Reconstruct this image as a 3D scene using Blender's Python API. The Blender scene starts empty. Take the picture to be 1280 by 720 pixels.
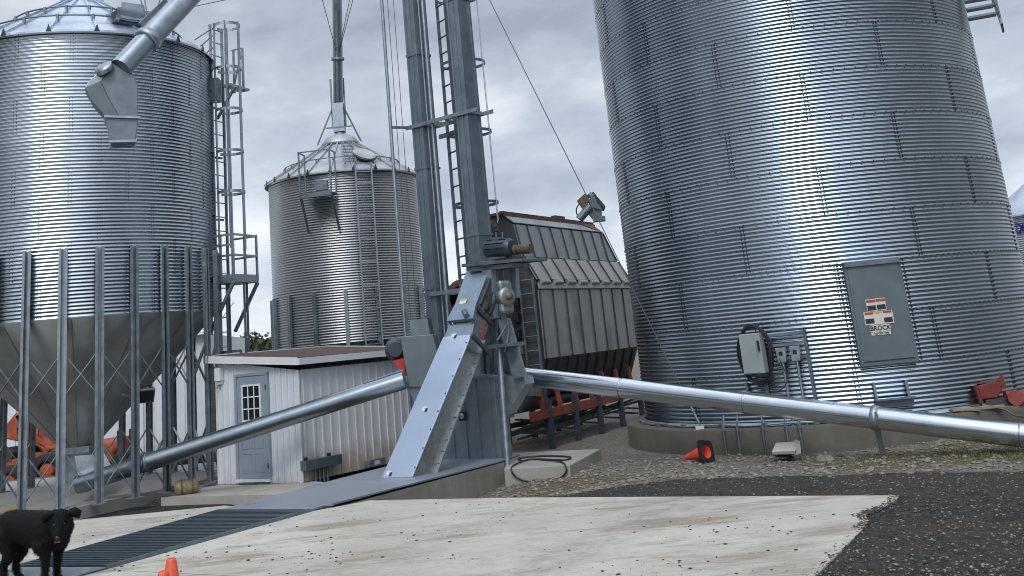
import bpy, math, random
import numpy as np
from mathutils import Vector, Matrix
random.seed(7); rng = np.random.default_rng(11)
R = math.radians
scene = bpy.context.scene
col = scene.collection
V = lambda *a: np.array(a, float)
def unit(a): a = np.array(a, float); return a/np.linalg.norm(a)

# ------------------------------------------------------------------ camera
F, PX, PY, H = 1336.9, 607., 56., 2.1
P_, RO = R(15.61), R(5.56)
FW = V(0, math.cos(P_), math.sin(P_)); r0 = V(1, 0, 0); u0 = V(0, -math.sin(P_), math.cos(P_))
CI = math.cos(RO)*r0-math.sin(RO)*u0; CJ = math.sin(RO)*r0+math.cos(RO)*u0
CP = V(0, 0, H)
def ray(u, v): return FW*F+(u-PX)*CI+(PY-v)*CJ
def atz(u, v, z): d = ray(u, v); return CP+d*(z-H)/d[2]
def aty(u, v, y): d = ray(u, v); return CP+d*y/d[1]
def atr(u, v, r): d = ray(u, v); return CP+d*r/math.hypot(d[0], d[1])
def onp(u, v, p0, n): d = ray(u, v); n = np.array(n, float); return CP+d*((np.array(p0)-CP)@n)/(d@n)
cam = bpy.data.cameras.new('camera'); co = bpy.data.objects.new('camera', cam); col.objects.link(co)
cam.sensor_width = 36; cam.lens = F/1280*36; cam.shift_x = (640-PX)/1280; cam.shift_y = (PY-360)/1280
cam.clip_start = .1; cam.clip_end = 3000
m = Matrix.Identity(4)
for i in range(3): m[i][0] = CI[i]; m[i][1] = CJ[i]; m[i][2] = -FW[i]; m[i][3] = CP[i]
co.matrix_world = m; scene.camera = co

# ------------------------------------------------------------------ mesh helper
class MB:
    def __init__(s): s.v = []; s.f = []; s.sm = []
    def add(s, vs, fs, smooth=False):
        n = len(s.v); s.v += [tuple(map(float, p)) for p in vs]
        for f in fs: s.f.append(tuple(i+n for i in f)); s.sm.append(smooth)
    def box(s, c, size, ax=None):
        c = np.array(c, float); ax = ax or (V(1, 0, 0), V(0, 1, 0), V(0, 0, 1))
        h = [np.array(a)*k/2 for a, k in zip(ax, size)]
        vs = [c+i*h[0]+j*h[1]+k*h[2] for k in (-1, 1) for j in (-1, 1) for i in (-1, 1)]
        s.add(vs, [(0, 2, 3, 1), (4, 5, 7, 6), (0, 1, 5, 4), (2, 6, 7, 3), (0, 4, 6, 2), (1, 3, 7, 5)])
        return s
    def beam(s, p, q, w, h, side=None):
        p = np.array(p, float); q = np.array(q, float); d = unit(q-p)
        sd = np.cross(d, side if side is not None else V(0, 0, 1))
        if np.linalg.norm(sd) < 1e-3: sd = np.cross(d, V(1, 0, 0))
        sd = unit(sd); up = np.cross(sd, d)
        return s.box((p+q)/2, (w, np.linalg.norm(q-p), h), (sd, d, up))
    def tube(s, pts, r, n=8, caps=True, smooth=True):
        pts = [np.array(p, float) for p in pts]; rr = r if hasattr(r, '__len__') else [r]*len(pts)
        vs = []; ref = None
        for i, p in enumerate(pts):
            d = unit((pts[min(i+1, len(pts)-1)]-pts[max(i-1, 0)]))
            if ref is None:
                ref = np.cross(d, V(0, 0, 1))
                if np.linalg.norm(ref) < .05: ref = np.cross(d, V(0, 1, 0))
            ref = unit(ref-d*(ref@d)); b = np.cross(d, ref)
            for k in range(n):
                t = 2*math.pi*k/n; vs.append(p+rr[i]*(math.cos(t)*ref+math.sin(t)*b))
        fs = []
        for i in range(len(pts)-1):
            for k in range(n): fs.append((i*n+k, i*n+(k+1) % n, (i+1)*n+(k+1) % n, (i+1)*n+k))
        s.add(vs, fs, smooth)
        if caps:
            s.add(vs[:n], [tuple(range(n))[::-1]]); s.add(vs[-n:], [tuple(range(n))])
        return s
    def lathe(s, prof, c=(0, 0, 0), n=64, a0=0, a1=2*math.pi, smooth=True, axis=None, ref=None):
        c = np.array(c, float)
        if axis is None: ex, ey, ez = V(1, 0, 0), V(0, 1, 0), V(0, 0, 1)
        else:
            ez = unit(axis); ex = np.cross(ez, V(0, 0, 1) if abs(ez[2]) < .9 else V(1, 0, 0)); ex = unit(ex); ey = np.cross(ez, ex)
        full = abs(a1-a0-2*math.pi) < 1e-6; m = n if full else n+1
        t = a0+(a1-a0)*np.arange(m)/n
        dirs = np.cos(t)[:, None]*ex+np.sin(t)[:, None]*ey
        vs = np.concatenate([c+dirs*r+ez*z for r, z in prof])
        fs = []
        for i in range(len(prof)-1):
            for k in range(n):
                k2 = (k+1) % m; fs.append((i*m+k, i*m+k2, (i+1)*m+k2, (i+1)*m+k))
        s.add(vs, fs, smooth); return s
    def prism(s, poly, vec):
        poly = [np.array(p, float) for p in poly]; vec = np.array(vec, float); n = len(poly)
        nrm = sum((np.cross(poly[i]-poly[0], poly[(i+1) % n]-poly[0]) for i in range(1, n-1)), V(0, 0, 0))
        if nrm@vec > 0: poly = poly[::-1]
        s.add(poly+[p+vec for p in poly], [tuple(range(n)), tuple(range(2*n-1, n-1, -1))]+[((i+1) % n, i, i+n, (i+1) % n+n) for i in range(n)])
        return s
    def build(s, name, mat, parent=None, bevel=0):
        me = bpy.data.meshes.new(name)
        v = np.array(s.v)
        if parent is None:
            base = V((v[:, 0].min()+v[:, 0].max())/2, (v[:, 1].min()+v[:, 1].max())/2, v[:, 2].min())
        else: base = np.array(parent['_base'])
        me.from_pydata([tuple(p) for p in (v-base)], [], s.f); me.update()
        me.polygons.foreach_set('use_smooth', s.sm); me.materials.append(mat)
        o = bpy.data.objects.new(name, me); col.objects.link(o)
        if parent is None: o.location = base
        else: o.parent = parent
        o['_base'] = list(base)
        if bevel:
            md = o.modifiers.new('bevel', 'BEVEL'); md.width = bevel; md.segments = 2; md.limit_method = 'ANGLE'
        return o
def thing(name, label, cat, loc, group=None):
    o = bpy.data.objects.new(name, None); col.objects.link(o); o.location = tuple(map(float, loc)); o['_base'] = [float(x) for x in loc]
    o.empty_display_size = .2
    return tag(o, label, cat, group)
def tag(o, label, cat, group=None, kind=None):
    o['label'] = label; o['category'] = cat
    if group: o['group'] = group
    if kind: o['kind'] = kind
    return o
def struct(o): o['kind'] = 'structure'; return o
def text(s, size, p, right, up, mat, parent, depth=.002, bold=0, name='lettering', squash=1):
    cu = bpy.data.curves.new(name, 'FONT'); cu.body = s; cu.size = size; cu.extrude = depth; cu.offset = bold
    cu.align_x = 'CENTER'; cu.align_y = 'CENTER'; cu.materials.append(mat)
    o = bpy.data.objects.new(name, cu); col.objects.link(o); o.parent = parent
    r = unit(right); u = unit(up); n = np.cross(r, u); b = np.array(parent['_base']); q = np.array(p, float)-b
    mm = Matrix.Identity(4)
    for i in range(3): mm[i][0] = r[i]*squash; mm[i][1] = u[i]; mm[i][2] = n[i]; mm[i][3] = q[i]
    dg = bpy.context.evaluated_depsgraph_get(); me = bpy.data.meshes.new_from_object(o.evaluated_get(dg)); bpy.data.objects.remove(o)
    o = bpy.data.objects.new(name, me); col.objects.link(o); o.parent = parent; o.matrix_local = mm
    if not me.materials: me.materials.append(mat)
    return o

# ------------------------------------------------------------------ materials
def mat(name, c, rough=.6, metal=0, noise=0, nscale=3., rn=0, bump=0, bscale=30., c2=None, stretch=(1, 1, 1), detail=5, spec=.5, dirt=None, dirt_amt=0):
    m = bpy.data.materials.new(name); m.use_nodes = True; nt = m.node_tree; N = nt.nodes; L = nt.links
    b = N['Principled BSDF']; b.inputs['Roughness'].default_value = rough; b.inputs['Metallic'].default_value = metal
    b.inputs['Specular IOR Level'].default_value = spec
    b.inputs['Base Color'].default_value = (*c, 1)
    tc = N.new('ShaderNodeTexCoord'); mp = N.new('ShaderNodeMapping'); mp.inputs['Scale'].default_value = stretch
    L.new(tc.outputs['Object'], mp.inputs[0])
    nz = N.new('ShaderNodeTexNoise'); nz.inputs['Scale'].default_value = nscale; nz.inputs['Detail'].default_value = detail; nz.inputs['Roughness'].default_value = .6
    L.new(mp.outputs[0], nz.inputs['Vector'])
    col_out = None
    if noise or c2:
        mx = N.new('ShaderNodeMix'); mx.data_type = 'RGBA'
        d = c2 or tuple(x*(1-noise) for x in c); e = c if c2 else tuple(min(1, x*(1+noise*.5)) for x in c)
        mx.inputs[6].default_value = (*d, 1); mx.inputs[7].default_value = (*e, 1)
        mr = N.new('ShaderNodeMapRange'); mr.inputs[1].default_value = .33; mr.inputs[2].default_value = .67
        L.new(nz.outputs[0], mr.inputs[0]); L.new(mr.outputs[0], mx.inputs[0]); col_out = mx.outputs[2]
    if dirt:
        n2 = N.new('ShaderNodeTexNoise'); n2.inputs['Scale'].default_value = nscale*.45; n2.inputs['Detail'].default_value = 8; n2.inputs['Roughness'].default_value = .7
        L.new(mp.outputs[0], n2.inputs['Vector'])
        r2 = N.new('ShaderNodeMapRange'); r2.inputs[1].default_value = .62-dirt_amt*.25; r2.inputs[2].default_value = .75-dirt_amt*.1; r2.inputs[4].default_value = .85
        L.new(n2.outputs[0], r2.inputs[0]); m2 = N.new('ShaderNodeMix'); m2.data_type = 'RGBA'
        L.new(r2.outputs[0], m2.inputs[0]); m2.inputs[7].default_value = (*dirt, 1)
        if col_out: L.new(col_out, m2.inputs[6])
        else: m2.inputs[6].default_value = (*c, 1)
        col_out = m2.outputs[2]
    if col_out: L.new(col_out, b.inputs['Base Color'])
    if rn:
        mr = N.new('ShaderNodeMapRange'); mr.inputs[1].default_value = .3; mr.inputs[2].default_value = .7
        mr.inputs[3].default_value = rough-rn; mr.inputs[4].default_value = rough+rn
        L.new(nz.outputs[0], mr.inputs[0]); L.new(mr.outputs[0], b.inputs['Roughness'])
    if bump:
        n3 = N.new('ShaderNodeTexNoise'); n3.inputs['Scale'].default_value = bscale; n3.inputs['Detail'].default_value = 4
        L.new(tc.outputs['Object'], n3.inputs['Vector'])
        bp = N.new('ShaderNodeBump'); bp.inputs['Strength'].default_value = bump; bp.inputs['Distance'].default_value = .02
        L.new(n3.outputs[0], bp.inputs['Height']); L.new(bp.outputs[0], b.inputs['Normal'])
    return m
M = {}
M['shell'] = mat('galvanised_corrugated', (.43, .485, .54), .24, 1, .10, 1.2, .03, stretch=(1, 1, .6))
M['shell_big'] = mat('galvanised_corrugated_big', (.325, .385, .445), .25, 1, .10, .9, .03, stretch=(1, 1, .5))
M['shell_dull'] = mat('dull_corrugated', (.33, .34, .355), .32, .95, .10, 1.2, .03, stretch=(1, 1, .25))
M['roof'] = mat('roof_sheet', (.50, .57, .66), .38, .9, .2, 2.5, .1)
M['roof_old'] = mat('old_roof_sheet', (.40, .42, .44), .5, .7, .2, 2.5, .08, dirt=(.22, .21, .2), dirt_amt=.5)
M['galv'] = mat('galvanised_steel', (.33, .38, .42), .42, .8, .22, 6, .1)
M['galv_dark'] = mat('weathered_steel', (.17, .205, .235), .5, .7, .25, 5, .1)
M['post'] = mat('post_steel', (.27, .315, .35), .45, .8, .25, 6, .08)
M['trunk'] = mat('trunk_steel', (.27, .32, .36), .42, .85, .16, 3.5, .06)
M['cone'] = mat('hopper_steel', (.31, .32, .315), .42, .7, .22, 1.3, .1, stretch=(1, 1, .4), dirt=(.30, .22, .08), dirt_amt=.15)
M['cover'] = mat('bright_cover', (.56, .66, .82), .35, .85, .05, 2, .04)
M['bluegrey'] = mat('blue_grey_cover', (.24, .31, .38), .45, .7, .12, 4, .05)
M['side'] = mat('spangled_side', (.30, .32, .31), .4, .8, .25, 12, .1)
M['tube'] = mat('spout_tube', (.62, .68, .74), .22, 1, .05, 3, .02)
M['tube_dull'] = mat('auger_tube', (.30, .35, .39), .30, .95, .10, 3, .03)
M['doorgrey'] = mat('door_grey', (.12, .155, .17), .5, .35, .12, 3, .05)
M['bolt'] = mat('bolt_dark', (.05, .055, .06), .5, .5)
M['black'] = mat('black_plastic', (.012, .012, .013), .5, 0)
M['rubber'] = mat('rubber', (.02, .02, .02), .8, 0, .3, 20)
M['motor'] = mat('motor_paint', (.03, .045, .06), .45, .1, .3, 10)
M['tan'] = mat('tan_motor', (.15, .105, .06), .6, .2, .35, 14)
M['tan2'] = mat('grimy_tan', (.10, .078, .05), .6, .2, .35, 14)
M['red'] = mat('red_guard', (.50, .025, .02), .5, 0, .2, 8)
M['redsteel'] = mat('red_steel', (.24, .043, .03), .6, .1, .35, 4, dirt=(.12, .04, .03), dirt_amt=.5)
M['redold'] = mat('old_red_paint', (.20, .03, .025), .6, .1, .4, 12, dirt=(.08, .04, .03), dirt_amt=.7)
M['orange'] = mat('orange_paint', (.42, .085, .035), .6, 0, .35, 4, dirt=(.16, .06, .04), dirt_amt=.5)
M['cone_orange'] = mat('cone_orange', (.62, .085, .03), .55, 0, .2, 14, dirt=(.3, .1, .06), dirt_amt=.25)
M['cone_red'] = mat('faded_cone', (.65, .07, .03), .5, 0, .2, 9)
M['whitesheet'] = mat('white_sheet', (.62, .66, .70), .5, 0, .08, 1.5, dirt=(.5, .49, .46), dirt_amt=.02)
M['shedside'] = mat('shed_sheet', (.58, .60, .62), .5, 0, .05, 1.5)
M['trim'] = mat('trim_white', (.68, .70, .72), .5, 0, .08, 3)
M['dooreblue'] = mat('door_blue_grey', (.25, .29, .34), .5, 0, .06, 3)
M['glass'] = mat('dark_glass', (.015, .018, .02), .08, 0)
M['brownroof'] = mat('brown_roof', (.075, .045, .038), .85, 0, .35, 8, bump=.5, bscale=60)
M['conc'] = mat('concrete', (.36, .345, .31), .85, 0, .22, 1.5, bump=.25, bscale=40, dirt=(.22, .19, .15), dirt_amt=.3)
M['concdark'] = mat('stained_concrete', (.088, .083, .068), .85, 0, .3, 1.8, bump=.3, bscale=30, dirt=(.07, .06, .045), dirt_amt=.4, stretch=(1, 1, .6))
M['concwall'] = mat('wall_concrete', (.22, .21, .18), .85, 0, .25, 1.6, bump=.3, bscale=25, dirt=(.13, .115, .09), dirt_amt=.4, stretch=(1, 1, .5))
M['concwet'] = mat('pad_concrete', (.29, .285, .265), .8, 0, .18, 1.0, bump=.2, bscale=40, dirt=(.2, .18, .15), dirt_amt=.3)
M['plate'] = mat('steel_plate', (.24, .265, .31), .42, .4, .10, 1.5, .06)
M['bars'] = mat('grate_steel', (.075, .10, .125), .42, .6, .2, 8)
M['pit'] = mat('pit_shade', (.018, .02, .022), .8)
M['dryer'] = mat('dryer_sheet', (.33, .335, .33), .5, .3, .25, 2.2, .08, stretch=(1, 1, .35), dirt=(.09, .075, .07), dirt_amt=.3)
M['dryertop'] = mat('dryer_top_sheet', (.27, .30, .32), .5, .4, .22, 2.2, .08, dirt=(.15, .07, .04), dirt_amt=.25)
M['rust'] = mat('rusty_sheet', (.16, .075, .045), .8, .1, .4, 5, c2=(.07, .045, .04))
M['dryerdark'] = mat('dark_hopper_sheet', (.06, .063, .067), .6, .3, .2, 3)
M['blueleg'] = mat('blue_black_leg', (.04, .055, .075), .5, .3, .3, 5)
M['sign_white'] = mat('sign_white', (.52, .52, .48), .5)
M['sign_black'] = mat('sign_black', (.02, .02, .02), .5)
M['sign_red'] = mat('sign_red', (.36, .05, .035), .5)
M['sign_yellow'] = mat('sign_yellow', (.40, .33, .08), .5)
M['sign_blue'] = mat('sign_blue', (.02, .02, .16), .5)
M['boxgrey'] = mat('enclosure_grey', (.24, .285, .29), .5, 0, .08, 4)
M['wood'] = mat('weathered_wood', (.28, .21, .14), .85, 0, .35, 6, stretch=(1, 1, 6))
M['brass'] = mat('old_tan_tank', (.26, .215, .12), .6, .1, .35, 16, dirt=(.12, .1, .07), dirt_amt=.4)
M['cable'] = mat('steel_cable', (.10, .11, .12), .5, .6)
M['stone'] = mat('loose_stone', (.19, .175, .15), .95, 0, .5, 5)
M['clod'] = mat('dirt_clod', (.05, .04, .03), .95, 0, .4, 20)
M['yellow'] = mat('yellow_paint', (.45, .30, .05), .7, 0, .3, 5)
M['bark'] = mat('bark', (.07, .055, .04), .9, 0, .4, 8)
M['leaf'] = mat('leaves', (.07, .08, .035), .8, 0, .4, 1.2, c2=(.03, .05, .02))
M['grass'] = mat('grass_blades', (.10, .13, .04), .7, 0, .4, 4)
M['dog'] = mat('black_fur', (.005, .005, .006), .6, 0, .3, 40, bump=.5, bscale=90, spec=.15)
M['pink'] = mat('dog_muzzle', (.10, .07, .065), .6)

def sheets(m, z0, a0, nsh, amt):
    nt = m.node_tree; N = nt.nodes; L = nt.links; b = N['Principled BSDF']
    def mth(op, a, c=None):
        n = N.new('ShaderNodeMath'); n.operation = op
        for i, q in ((0, a), (1, c)):
            if q is None: continue
            if isinstance(q, (int, float)): n.inputs[i].default_value = q
            else: L.new(q, n.inputs[i])
        return n.outputs[0]
    tc = N.new('ShaderNodeTexCoord'); sp = N.new('ShaderNodeSeparateXYZ'); L.new(tc.outputs['Object'], sp.inputs[0])
    k = mth('FLOOR', mth('DIVIDE', mth('SUBTRACT', sp.outputs[2], z0), .8128)); par = mth('MULTIPLY', mth('PINGPONG', k, 1.), .5)
    an = mth('DIVIDE', mth('SUBTRACT', mth('ARCTAN2', sp.outputs[1], sp.outputs[0]), a0-8*math.pi), 2*math.pi/nsh)
    j = mth('FLOOR', mth('ADD', an, par)); cb = N.new('ShaderNodeCombineXYZ'); L.new(k, cb.inputs[0]); L.new(j, cb.inputs[1])
    wnz = N.new('ShaderNodeTexWhiteNoise'); L.new(cb.outputs[0], wnz.inputs['Vector'])
    mr = N.new('ShaderNodeMapRange'); mr.inputs[3].default_value = 1-amt; mr.inputs[4].default_value = 1+amt*.4; L.new(wnz.outputs['Value'], mr.inputs[0])
    src = b.inputs['Base Color'].links[0].from_socket; vm = N.new('ShaderNodeVectorMath'); vm.operation = 'SCALE'; L.new(src, vm.inputs[0]); L.new(mr.outputs[0], vm.inputs['Scale'])
    L.new(vm.outputs[0], b.inputs['Base Color']); return m
def splash(m, zt, c):
    nt = m.node_tree; N = nt.nodes; L = nt.links; b = N['Principled BSDF']
    tc = N.new('ShaderNodeTexCoord'); sp = N.new('ShaderNodeSeparateXYZ'); L.new(tc.outputs['Object'], sp.inputs[0])
    nz = N.new('ShaderNodeTexNoise'); nz.inputs['Scale'].default_value = 4; nz.inputs['Detail'].default_value = 7; L.new(tc.outputs['Object'], nz.inputs['Vector'])
    a = N.new('ShaderNodeMath'); a.operation = 'MULTIPLY_ADD'; L.new(nz.outputs[0], a.inputs[0]); a.inputs[1].default_value = -.7; L.new(sp.outputs[2], a.inputs[2])
    r = N.new('ShaderNodeMapRange'); r.inputs[1].default_value = zt-.35; r.inputs[2].default_value = zt-.75; r.inputs[3].default_value = 0; r.inputs[4].default_value = .75; L.new(a.outputs[0], r.inputs[0])
    src = b.inputs['Base Color'].links[0].from_socket; x = N.new('ShaderNodeMix'); x.data_type = 'RGBA'; L.new(r.outputs[0], x.inputs[0]); L.new(src, x.inputs[6]); x.inputs[7].default_value = (*c, 1)
    L.new(x.outputs[2], b.inputs['Base Color']); return m
splash(M['whitesheet'], .30, (.36, .32, .26)); splash(M['shedside'], .62, (.33, .25, .17))
def apron_mat():
    m = bpy.data.materials.new('apron_concrete'); m.use_nodes = True; nt = m.node_tree; N = nt.nodes; L = nt.links
    b = N['Principled BSDF']; b.inputs['Roughness'].default_value = .9; b.inputs['Specular IOR Level'].default_value = .25
    tc = N.new('ShaderNodeTexCoord')
    def noise(sc, det=6, rough=.6, st=(1, 1, 1), rot=0):
        mp = N.new('ShaderNodeMapping'); mp.inputs['Scale'].default_value = st; mp.inputs['Rotation'].default_value = (0, 0, rot)
        L.new(tc.outputs['Object'], mp.inputs[0]); n = N.new('ShaderNodeTexNoise'); n.inputs['Scale'].default_value = sc
        n.inputs['Detail'].default_value = det; n.inputs['Roughness'].default_value = rough; L.new(mp.outputs[0], n.inputs['Vector']); return n.outputs[0]
    def rngm(x, a, b_, lo=0, hi=1):
        r = N.new('ShaderNodeMapRange'); r.inputs[1].default_value = a; r.inputs[2].default_value = b_; r.inputs[3].default_value = lo; r.inputs[4].default_value = hi
        L.new(x, r.inputs[0]); return r.outputs[0]
    def mix(f, a, c):
        x = N.new('ShaderNodeMix'); x.data_type = 'RGBA'; L.new(f, x.inputs[0])
        for i, q in ((6, a), (7, c)):
            if isinstance(q, tuple): x.inputs[i].default_value = (*q, 1)
            else: L.new(q, x.inputs[i])
        return x.outputs[2]
    base = mix(rngm(noise(.5, 4), .35, .65), (.37, .355, .315), (.47, .455, .41))
    base = mix(rngm(noise(2.2, 8, .7), .45, .72, 0, .55), base, (.29, .27, .235))
    # dirt dragged along the drive in long smears
    base = mix(rngm(noise(1.3, 9, .72, (.45, 1.5, 1), R(30)), .50, .64, 0, .85), base, (.22, .19, .145))
    base = mix(rngm(noise(11, 6, .8, (.5, 1.3, 1), R(30)), .58, .68, 0, .85), base, (.15, .13, .10))
    base = mix(rngm(noise(.9, 7, .65, (.4, 1.6, 1), R(24)), .60, .72, 0, .5), base, (.33, .24, .14))
    mpj = N.new('ShaderNodeMapping'); mpj.inputs['Rotation'].default_value = (0, 0, R(33)); L.new(tc.outputs['Object'], mpj.inputs[0])
    sj = N.new('ShaderNodeSeparateXYZ'); L.new(mpj.outputs[0], sj.inputs[0])
    def band(o_, per, off, w, soft):
        a_ = N.new('ShaderNodeMath'); a_.operation = 'ADD'; L.new(o_, a_.inputs[0]); a_.inputs[1].default_value = off
        p_ = N.new('ShaderNodeMath'); p_.operation = 'PINGPONG'; L.new(a_.outputs[0], p_.inputs[0]); p_.inputs[1].default_value = per/2
        return rngm(p_.outputs[0], w, w+soft, 1, 0)
    def mul(a_, c_):
        n_ = N.new('ShaderNodeMath'); n_.operation = 'MULTIPLY'
        for i_, q_ in ((0, a_), (1, c_)):
            if isinstance(q_, float): n_.inputs[i_].default_value = q_
            else: L.new(q_, n_.inputs[i_])
        return n_.outputs[0]
    base = mix(mul(band(sj.outputs[0], 5.2, 1.3, .16, .3), rngm(noise(3.5, 8, .75), .42, .62, 0, .55)), base, (.20, .185, .16))
    base = mix(mul(band(sj.outputs[0], 5.2, 3.1, .16, .3), rngm(noise(4.5, 8, .75), .42, .62, 0, .5)), base, (.21, .195, .165))
    base = mix(mul(band(sj.outputs[1], 7.5, 2.0, .006, .006), .8), base, (.12, .11, .09))
    base = mix(rngm(noise(60, 3, .6), .66, .72, 0, .7), base, (.14, .12, .09))
    L.new(base, b.inputs['Base Color'])
    bp = N.new('ShaderNodeBump'); bp.inputs['Strength'].default_value = .35; bp.inputs['Distance'].default_value = .02
    L.new(noise(45, 5), bp.inputs['Height']); L.new(bp.outputs[0], b.inputs['Normal'])
    return m
def ground_mat():
    m = bpy.data.materials.new('gravel_ground'); m.use_nodes = True; nt = m.node_tree; N = nt.nodes; L = nt.links
    b = N['Principled BSDF']; b.inputs['Roughness'].default_value = .95; b.inputs['Specular IOR Level'].default_value = .2
    at = N.new('ShaderNodeAttribute'); at.attribute_name = 'zone'      # r: dark millings, g: brown earth
    sp = N.new('ShaderNodeSeparateColor'); L.new(at.outputs['Color'], sp.inputs[0])
    tc = N.new('ShaderNodeTexCoord')
    def noise(sc, det=6, rough=.6):
        n = N.new('ShaderNodeTexNoise'); n.inputs['Scale'].default_value = sc; n.inputs['Detail'].default_value = det
        n.inputs['Roughness'].default_value = rough; L.new(tc.outputs['Object'], n.inputs['Vector']); return n.outputs[0]
    def vor(sc):
        n = N.new('ShaderNodeTexVoronoi'); n.inputs['Scale'].default_value = sc; L.new(tc.outputs['Object'], n.inputs['Vector']); return n
    def mix(f, a, c, mode='MIX'):
        x = N.new('ShaderNodeMix'); x.data_type = 'RGBA'; x.blend_type = mode
        if isinstance(f, float): x.inputs[0].default_value = f
        else: L.new(f, x.inputs[0])
        for i, q in ((6, a), (7, c)):
            if isinstance(q, tuple): x.inputs[i].default_value = (*q, 1)
            else: L.new(q, x.inputs[i])
        return x.outputs[2]
    def rngm(x, a, b_, lo=0, hi=1):
        r = N.new('ShaderNodeMapRange'); r.inputs[1].default_value = a; r.inputs[2].default_value = b_; r.inputs[3].default_value = lo; r.inputs[4].default_value = hi
        L.new(x, r.inputs[0]); return r.outputs[0]
    v = vor(38); sv = N.new('ShaderNodeSeparateColor'); L.new(v.outputs['Color'], sv.inputs[0])
    light = mix(sv.outputs[0], (.085, .078, .066), (.25, .235, .205))
    light = mix(rngm(noise(1.2), .45, .7, 0, .6), light, (.16, .135, .105))
    dark = mix(rngm(sv.outputs[1], .2, 1), (.022, .0215, .021), (.070, .067, .062))
    dark = mix(rngm(noise(1.1, 8, .75), .46, .66, 0, .75), dark, (.070, .056, .042))
    dark = mix(rngm(noise(7, 7, .8), .52, .66, 0, .7), dark, (.018, .017, .017))
    earth = mix(rngm(noise(9, 7, .7), .35, .65), (.09, .07, .045), (.19, .155, .105))
    def edge(s): # ragged zone edges
        a = N.new('ShaderNodeMath'); a.operation = 'ADD'; L.new(s, a.inputs[0]); L.new(rngm(noise(2.5, 8, .7), .3, .7, -.35, .35), a.inputs[1]); return rngm(a.outputs[0], .4, .6)
    c = mix(edge(sp.outputs[1]), light, earth)
    c = mix(edge(sp.outputs[0]), c, dark)
    L.new(c, b.inputs['Base Color'])
    bq = N.new('ShaderNodeBump'); bq.inputs['Strength'].default_value = .8; bq.inputs['Distance'].default_value = .12; L.new(noise(3.5, 8, .72), bq.inputs['Height'])
    bp = N.new('ShaderNodeBump'); bp.inputs['Strength'].default_value = .7; bp.inputs['Distance'].default_value = .02
    L.new(v.outputs['Distance'], bp.inputs['Height']); L.new(bq.outputs[0], bp.inputs['Normal']); L.new(bp.outputs[0], b.inputs['Normal'])
    return m

# ------------------------------------------------------------------ sky and sun
SAZ, SEL = R(192), R(46)                      # azimuth clockwise from +Y: behind the camera, a little to the right
sund = V(math.sin(SAZ)*math.cos(SEL), math.cos(SAZ)*math.cos(SEL), math.sin(SEL))
w = bpy.data.worlds.new('World'); scene.world = w; w.use_nodes = True
nt = w.node_tree; N = nt.nodes; L = nt.links; bg = N['Background']; bg.inputs['Strength'].default_value = .1
sky = N.new('ShaderNodeTexSky'); sky.sky_type = 'NISHITA'; sky.sun_disc = False; sky.sun_elevation = SEL; sky.sun_rotation = SAZ
tc = N.new('ShaderNodeTexCoord'); sx = N.new('ShaderNodeSeparateXYZ'); L.new(tc.outputs['Generated'], sx.inputs[0])
def wn(scale, det, rough, st, loc=(0, 0, 0)):
    mp = N.new('ShaderNodeMapping'); mp.inputs['Scale'].default_value = st; mp.inputs['Location'].default_value = loc; L.new(tc.outputs['Generated'], mp.inputs[0])
    n = N.new('ShaderNodeTexNoise'); n.inputs['Scale'].default_value = scale; n.inputs['Detail'].default_value = det; n.inputs['Roughness'].default_value = rough
    L.new(mp.outputs[0], n.inputs['Vector']); return n.outputs[0]
n1 = wn(5.2, 7, .55, (1, 1, 2.2), (3.1, .4, .2)); n2 = wn(1.6, 4, .5, (1, 1, 2.4), (.3, 4, 0))
ad = N.new('ShaderNodeMath'); ad.operation = 'MULTIPLY_ADD'; L.new(n1, ad.inputs[0]); ad.inputs[1].default_value = .65
m2 = N.new('ShaderNodeMath'); m2.operation = 'MULTIPLY'; L.new(n2, m2.inputs[0]); m2.inputs[1].default_value = .35; L.new(m2.outputs[0], ad.inputs[2])
cr = N.new('ShaderNodeValToRGB'); L.new(ad.outputs[0], cr.inputs[0]); e = cr.color_ramp.elements
e[0].position = .38; e[0].color = (.36, .415, .51, 1); e[1].position = .60; e[1].color = (.80, .83, .88, 1)
q = e.new(.49); q.color = (.52, .575, .665, 1)
# overcast: brighter overhead, and a bright break in the cloud on the side behind the camera
fl = N.new('ShaderNodeVectorMath'); fl.operation = 'MULTIPLY'; L.new(tc.outputs['Generated'], fl.inputs[0]); fl.inputs[1].default_value = (1, 1, 0)
fn = N.new('ShaderNodeVectorMath'); fn.operation = 'NORMALIZE'; L.new(fl.outputs[0], fn.inputs[0])
dt = N.new('ShaderNodeVectorMath'); dt.operation = 'DOT_PRODUCT'; L.new(fn.outputs[0], dt.inputs[0]); dt.inputs[1].default_value = (math.sin(R(178)), math.cos(R(178)), 0)
gl = N.new('ShaderNodeMapRange'); gl.interpolation_type = 'SMOOTHSTEP'; gl.inputs[1].default_value = .50; gl.inputs[2].default_value = 1.; gl.inputs[3].default_value = 0; gl.inputs[4].default_value = 11.
L.new(dt.outputs['Value'], gl.inputs[0])
bk = N.new('ShaderNodeMapRange'); bk.interpolation_type = 'SMOOTHSTEP'; bk.inputs[1].default_value = -.9; bk.inputs[2].default_value = .2; bk.inputs[3].default_value = 9.0; bk.inputs[4].default_value = 5.5
L.new(dt.outputs['Value'], bk.inputs[0])
gb_ = N.new('ShaderNodeMath'); gb_.operation = 'ADD'; L.new(gl.outputs[0], gb_.inputs[0]); L.new(bk.outputs[0], gb_.inputs[1])
hz = N.new('ShaderNodeMapRange'); hz.interpolation_type = 'SMOOTHSTEP'; hz.inputs[1].default_value = .40; hz.inputs[2].default_value = .95; hz.inputs[3].default_value = 1.; hz.inputs[4].default_value = 2.6
L.new(sx.outputs[2], hz.inputs[0])
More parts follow.
